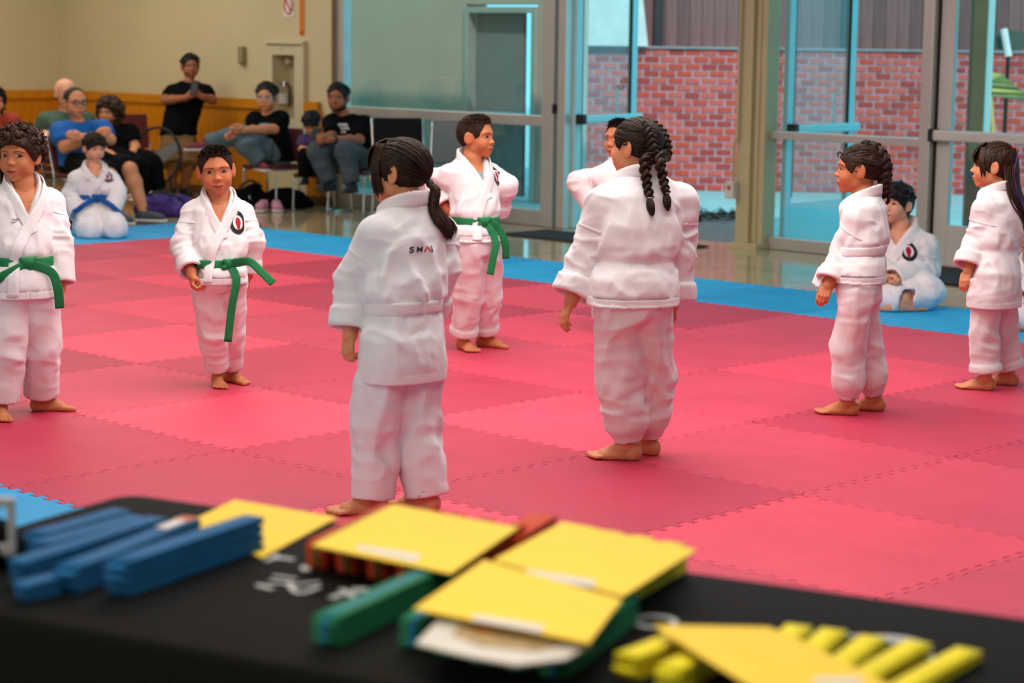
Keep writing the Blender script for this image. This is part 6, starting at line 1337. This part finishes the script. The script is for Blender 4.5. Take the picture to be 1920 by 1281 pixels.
for a_, b_ in (((318, 330), (322, 372)), ((272, 332), (268, 372))):
    put('foot_tube', MB().tube([at(*a_, D)-off, np.array([*(at(*b_, D)-off)[:2], .0])], .012, 7), m_dark, hp)
# ================================================================== TABLE
TZ = .76; T0 = np.array([1.18, -2.74]); ex_ = np.array([.958, .286]); ey_ = np.array([.286, -.958]); TL, TW = 1.83, .75; tang = math.atan2(ex_[1], ex_[0])
m_cloth = mat('black_tablecloth', (.0042, .0045, .004), .85, spec=.12, var=.2, vscale=4, bump=.1, bscale=200)
tb = empty('folding_table', (T0[0], T0[1], FZ), 'long folding table in the foreground under the black cloth', 'table', rotz=tang)
put('tabletop', qbox(.01, TL-.01, -TW+.01, -.01, .70-FZ*0, TZ-FZ-.008), mat('table_grey', (.4, .4, .4), .6), tb)
for x_ in (.2, TL-.2):
    for y_ in (-.1, -TW+.1): put('leg', MB().tube([(x_, y_, 0), (x_, y_, .72)], .014, 8), m_chrome, tb)
# cloth: rounded-corner top with a hanging skirt in soft waves
n_c = 12; ring = []; rc = .05
for cx_, cy_, a0 in ((TL-rc, -rc, 0), (rc, -rc, 90), (rc, -TW+rc, 180), (TL-rc, -TW+rc, 270)):
    for k in range(n_c+1): a = math.radians(a0+90*k/n_c); ring.append((cx_+rc*math.cos(a), cy_+rc*math.sin(a)))
R0 = []; 
for i in range(len(ring)):
    p, q = np.array(ring[i]), np.array(ring[(i+1) % len(ring)]); d = np.linalg.norm(q-p); m_ = max(1, int(d/.05))
    for k in range(m_): R0.append(p+(q-p)*k/m_)
R0 = np.array(R0); nr = len(R0); ctr = R0.mean(0); tg = np.roll(R0, -1, 0)-np.roll(R0, 1, 0); nm = np.stack([tg[:, 1], -tg[:, 0]], 1); nm /= np.linalg.norm(nm, axis=1)[:, None]
if ((R0-ctr)*nm).sum() < 0: nm = -nm
rings = [(0.0, .012, -.012), ]; Vc = []; s_ = np.arange(nr)
prof = [(-.010, 0.0), (-.003, -.0015), (.002, -.006), (.004, -.014), (.006, -.06), (.010, -.15), (.016, -.30), (.022, -.48), (.026, -.70)]
for o_, dz in prof:
    wv = np.sin(s_*.55)*.5+np.sin(s_*.23+1)*.7; w = max(0, -dz-.02)*.05*wv; Vc.append(np.column_stack([R0+nm*(o_+w)[:, None], np.full(nr, TZ-FZ+dz)]))
Vc = np.concatenate(Vc); i = np.arange(nr); k = (i+1) % nr; Fq = [np.stack([r*nr+i, (r+1)*nr+i, (r+1)*nr+k, r*nr+k], 1) for r in range(len(prof)-1)]
cl = put('tablecloth', mesh_np('tablecloth', Vc, Fq+[np.array([list(range(nr))])]), m_cloth, label='black tablecloth with white print draped over the foreground table', cat='tablecloth', loc=(T0[0], T0[1], FZ), rotz=tang)
def T(px, py, z): w = ongnd(px, py, z); return w
def flatpoly(name, pts, z0, z1, m, parent=None, label=None, cat=None, group=None, bevel=0):
    """prism whose outline is given by picture points on the plane z0"""
    P = np.array([ongnd(x_, y_, z1) for x_, y_ in pts]); c = np.array([*P[:, :2].mean(0), z0]); n = len(P)
    if parent is not None: c0 = np.array(parent.location)
    else: c0 = c
    A = P.copy(); Bm = P.copy(); A[:, 2] = z1; Bm[:, 2] = z0
    area2 = sum(P[i][0]*P[(i+1) % n][1]-P[(i+1) % n][0]*P[i][1] for i in range(n)); idx = list(range(n)) if area2 > 0 else list(range(n-1, -1, -1)); A = A[idx]; Bm = Bm[idx]
    mb = MB().add(np.concatenate([A, Bm])-c0, [np.array([list(range(n))]), np.array([list(range(2*n-1, n-1, -1))]), np.array([(i+n, (i+1) % n+n, (i+1) % n, i) for i in range(n)])])
    return put(name, mb, m, parent, label=label, cat=cat, group=group, loc=c if parent is None else None, bevel=bevel)
m_yel = mat('yellow_card', srgb(252, 212, 50), .7, var=.03); m_yel2 = mat('amber_card', srgb(244, 204, 44), .7, var=.03); m_paper = mat('white_paper', (.66, .62, .52), .55)
def card(pts, z, label, strip=None, m=m_yel, thick=.0025):
    o = flatpoly('card', pts, z, z+thick, m, label=label, cat='card', group='yellow cards on the table')
    if strip: flatpoly('paper_slip', strip, z+thick+.0002, z+thick+.0012, m_paper, o)
    return o
card([(355, 978), (440, 937), (632, 970), (490, 1046)], TZ+.001, 'yellow card lying flat behind the blue belts')
card([(585, 1022), (737, 946), (972, 989), (846, 1075)], TZ+.052, 'yellow card on the orange belts, with a white slip on its near edge', [(665, 1029), (672, 1022), (790, 1040), (780, 1054)])
card([(925, 1050), (1056, 978), (1306, 1031), (1168, 1118)], TZ+.056, 'yellow card on the stack of yellow belts, farthest right', [(985, 1080), (988, 1068), (1118, 1088), (1112, 1102)])
card([(776, 1141), (908, 1050), (1166, 1124), (1104, 1205)], TZ+.064, 'front yellow card resting on the green and blue belts', [(885, 1163), (888, 1152), (1022, 1172), (1015, 1186)])
card([(1226, 1172), (1440, 1176), (1480, 1190), (1700, 1300), (1480, 1330), (1330, 1240)], TZ+.050, 'large amber card lying across the loose yellow belts at right', [(1520, 1281), (1530, 1270), (1620, 1270), (1612, 1285)], m_yel2)
ce = flatpoly('certificate', [(780, 1206), (824, 1160), (1110, 1208), (1060, 1236), (970, 1246), (870, 1228)], TZ+.050, TZ+.053, m_paper, label='cream certificate with gold picture under the front yellow card', cat='certificate')
flatpoly('picture', [(845, 1190), (870, 1166), (1080, 1200), (1010, 1222), (900, 1212)], TZ+.0532, TZ+.0538, mat('gold_print', srgb(176, 146, 92), .6, var=.3, vscale=40), ce)
flatpoly('seal', [(886, 1180), (900, 1174), (935, 1180), (928, 1188), (895, 1186)], TZ+.054, TZ+.0546, mat('seal_gold', srgb(190, 120, 20), .5), ce)
# folded belts: flat loops with rounded ends
def loop_mesh(L, w, n_l, th, outer=False):
    """one belt folded to and fro: n_l layers joined by hairpin bends; length along x, width along y"""
    rr = random.Random(int(L*1e5)+n_l); C = []; r = th/2
    for k in range(n_l):
        z = th*(k+.5); a0 = -L/2+r+rr.uniform(0, .006); a1 = L/2-r-rr.uniform(0, .006); xs_ = np.linspace(a0, a1, 9)
        if k % 2: xs_ = xs_[::-1]
        C += [(x_, 0, z+.06*th*math.sin(5*x_/L+k)) for x_ in xs_]
        if k < n_l-1: sg = 1 if k % 2 == 0 else -1; xe = xs_[-1]; C += [(xe+sg*r*1.5*math.sin(t), 0, z+r-r*math.cos(t)) for t in np.linspace(0, math.pi, 8)[1:-1]]
    C = np.array(C); Tn = np.gradient(C, axis=0); Nn = np.stack([-Tn[:, 2], 0*Tn[:, 0], Tn[:, 0]], 1); Nn /= np.linalg.norm(Nn, axis=1)[:, None]+1e-9
    t_ = th*(.86 if outer else .68)
    V, Fs = ribbon(C+Nn*t_*.55, Nn, w, t_, Wd=np.array([0, 1.0, 0])); return MB().add(V, Fs)
def belt_pile(pa, pb, z, w, n_l, th, m, label, group, stripe=None, slot=0, nslots=1, tags=None, wob=0.0):
    """belt whose long axis runs between two picture points on plane z"""
    A, Bq = ongnd(*pa, z), ongnd(*pb, z); c = (A+Bq)/2; d = (Bq-A)[:2]; L = np.linalg.norm(d); a = math.atan2(d[1], d[0])
    r = empty('folded_belt', (c[0], c[1], z), label, 'belt', group, rotz=a)
    put('webbing', loop_mesh(L, w, n_l, th).mesh('webbing'), m, r)
    if stripe:
        put('stripe', loop_mesh(L, w*.26, n_l, th, True).mesh('stripe'), stripe, r)
    for (x_, y_, sx, sy, mm, nm) in (tags or ()): put(nm, MB().box((x_, y_, n_l*th+.0012), (sx, sy, .0016)), mm, r)
    return r
m_bb = mat('blue_webbing', srgb(0, 94, 146), .75, var=.2, vscale=30, bump=.3, bscale=300); m_ob = mat('orange_webbing', srgb(216, 70, 16), .75, var=.15, vscale=30, bump=.3, bscale=300); m_gb = mat('green_webbing', srgb(22, 120, 74), .75, var=.15, vscale=30, bump=.3, bscale=300); m_yb = mat('yellow_webbing', srgb(240, 222, 20), .75, var=.1, vscale=30, bump=.3, bscale=300); m_bs = mat('blue_stripe', srgb(24, 120, 160), .75); m_gs = mat('green_stripe', srgb(30, 96, 40), .75)
tagw = mat('white_tag', (.75, .72, .70), .5); tagr = mat('red_yellow_tag', srgb(206, 100, 40), .5, var=.5, vscale=120); tagk = mat('dark_tag', (.03, .05, .05), .5)
O = 'blue belts piled at the left of the table'
ords = ['farthest', 'second', 'third', 'fourth', 'nearest']
for k, (pa, pb, nl, tg_) in enumerate((((56, 1038), (232, 988), 6, None), ((58, 1058), (262, 1000), 6, None), ((36, 1096), (300, 1010), 7, None), ((120, 1116), (360, 1018), 6, [(.12, .0, .06, .022, tagw, 'white_tag'), (.165, -.0, .03, .03, tagr, 'printed_tag')]), ((215, 1122), (478, 1030), 8, None))):
    belt_pile(pa, pb, TZ+.001, .040, nl, .0056 if k < 3 else .0074, m_bb, 'folded blue belt, %s of the five in the pile on the table' % ords[k], O, tags=tg_)
belt_pile((40, 1128), (150, 1098), TZ+.001, .036, 5, .0055, m_bb, 'short blue belt end curled at the near left of the blue pile', O, tags=[(.03, 0, .03, .015, tagw, 'white_tag')])
for k in range(5):
    u0 = np.array([592+k*57, 1068+k*9.5]); v0 = np.array([742+k*57, 992+k*9.5]); belt_pile(tuple(u0), tuple(v0), TZ+.001, .036, 8, .0058, m_ob, 'folded orange belt with green stripe, %s from left under the yellow card' % ['first', 'second', 'third', 'fourth', 'fifth'][k], 'orange belts under the yellow card', stripe=m_gs)
belt_pile((946, 1042), (1020, 998), TZ+.001, .05, 6, .0055, m_ob, 'orange belt end showing right of the card between the two stacks', 'orange belts under the yellow card')
belt_pile((608, 1215), (850, 1100), TZ+.001, .040, 8, .0058, m_gb, 'green belt with blue stripe lying alone left of the front card', 'green belts with blue stripe', stripe=m_bs)
for k in range(5):
    u0 = np.array([772+k*66, 1222+k*13]); v0 = np.array([926+k*62, 1115+k*13]); belt_pile(tuple(u0), tuple(v0), TZ+.001, .040, 8, .0058, m_gb, 'green belt with blue stripe, %s from left under the certificate' % ['first', 'second', 'third', 'fourth', 'fifth'][k], 'green belts with blue stripe', stripe=m_bs)
for k in range(4):
    u0 = np.array([985+k*54, 1102+k*12]); v0 = np.array([1088+k*60, 1038+k*11]); belt_pile(tuple(u0), tuple(v0), TZ+.001, .040, 9, .0056, m_yb, 'yellow belt, %s from left under the right-hand yellow card' % ['first', 'second', 'third', 'fourth'][k], 'yellow belts under the right-hand card')
for k, (pa, pb) in enumerate((((1170, 1275), (1300, 1222)), ((1250, 1300), (1380, 1230)), ((1420, 1275), (1500, 1190)), ((1470, 1290), (1566, 1198)), ((1530, 1300), (1640, 1212)), ((1600, 1300), (1726, 1222)), ((1690, 1310), (1820, 1236)))):
    belt_pile(pa, pb, TZ+.001, .038, 3 if k > 1 else 6, .0058, m_yb, 'loose yellow belt, %s from left around the amber card' % ['first', 'second', 'third', 'fourth', 'fifth', 'sixth', 'seventh'][k], 'loose yellow belts at the right of the table')
# white print on the cloth
m_print = mat('white_cloth_print', (.55, .55, .54), .8)
def stroke(pts, w, z=TZ+.0016):
    C = spline(np.array([ongnd(x_, y_, z) for x_, y_ in pts]), 10); V, Fs = ribbon(C, np.tile([0, 0, 1.0], (10, 1)), w, .0006); return V-np.array([T0[0], T0[1], FZ]), Fs
Rt = rotz(-tang)
for pts, w in ((((497, 1052), (520, 1046), (552, 1050)), .012), (((515, 1040), (524, 1048)), .010), (((482, 1097), (512, 1104)), .012), (((512, 1080), (556, 1086)), .008), (((505, 1090), (560, 1098)), .008), (((540, 1092), (560, 1112), (600, 1100)), .010), (((560, 1096), (600, 1092)), .008), (((620, 1122), (650, 1112), (690, 1106)), .012), (((640, 1105), (680, 1128)), .012), (((660, 1104), (690, 1104)), .008), (((700, 1128), (712, 1116), (736, 1114)), .010), (((706, 1130), (740, 1122)), .008), (((570, 1062), (575, 1070)), .014)):
    V, Fs = stroke(pts, w); put('print_stroke', mesh_np('print_stroke', rot_to(Rt, V), Fs), m_print, cl)
th = np.linspace(0, 2*math.pi, 24)
for (px, py, r_, w, a0, a1) in ((1228, 1166, .030, .010, 0, 6.28), (1580, 1240, .13, .010, .3, 3.0), (1668, 1214, .05, .022, .2, 2.6)):
    c = ongnd(px, py, TZ+.0016); C = np.array([c+np.array([math.cos(a+tang), math.sin(a+tang), 0])*r_ for a in np.linspace(a0, a1, 24)]); V, Fs = ribbon(C, np.tile([0, 0, 1.0], (24, 1)), w, .0006); put('print_arc', mesh_np('print_arc', rot_to(Rt, V-np.array([T0[0], T0[1], FZ])), Fs), m_print, cl)
# bag with grey buckle at the left end
bc = ongnd(6, 1062, TZ); bg = empty('pouch', tuple(bc+[0, 0, .001]), 'black pouch with grey plastic buckle at the left end of the table', 'pouch', rotz=YAW-math.pi/2)
F = Field((-.10, -.07, 0), (.06, .07, .09), .006); F.ell((-.03, 0, .03), (.065, .05, .045)); F.ell((-.06, .02, .05), (.04, .04, .04), k=.02); F.cut((0, 0, 1), .0); V, Q = F.mesh(); V = fold(V, vnormals(V, Q), np.ones(len(V)), 1.0, .004, (30, 30, 30), 4); V[:, 2] = np.maximum(V[:, 2], .001); put('pouch_body', mesh_np('pouch_body', V, [Q]), m_black, bg)
m_gp = mat('grey_plastic_buckle', (.38, .38, .37), .35, spec=.6)
put('buckle', MB().box((-.022, -.03, .072), (.012, .014, .085)).box((.022, -.03, .072), (.012, .014, .085)).box((0, -.03, .112), (.056, .016, .014)).box((0, -.03, .035), (.056, .016, .02)).box((-.008, -.028, .085), (.012, .01, .05), roty(.25)), m_gp, bg, bevel=.003)
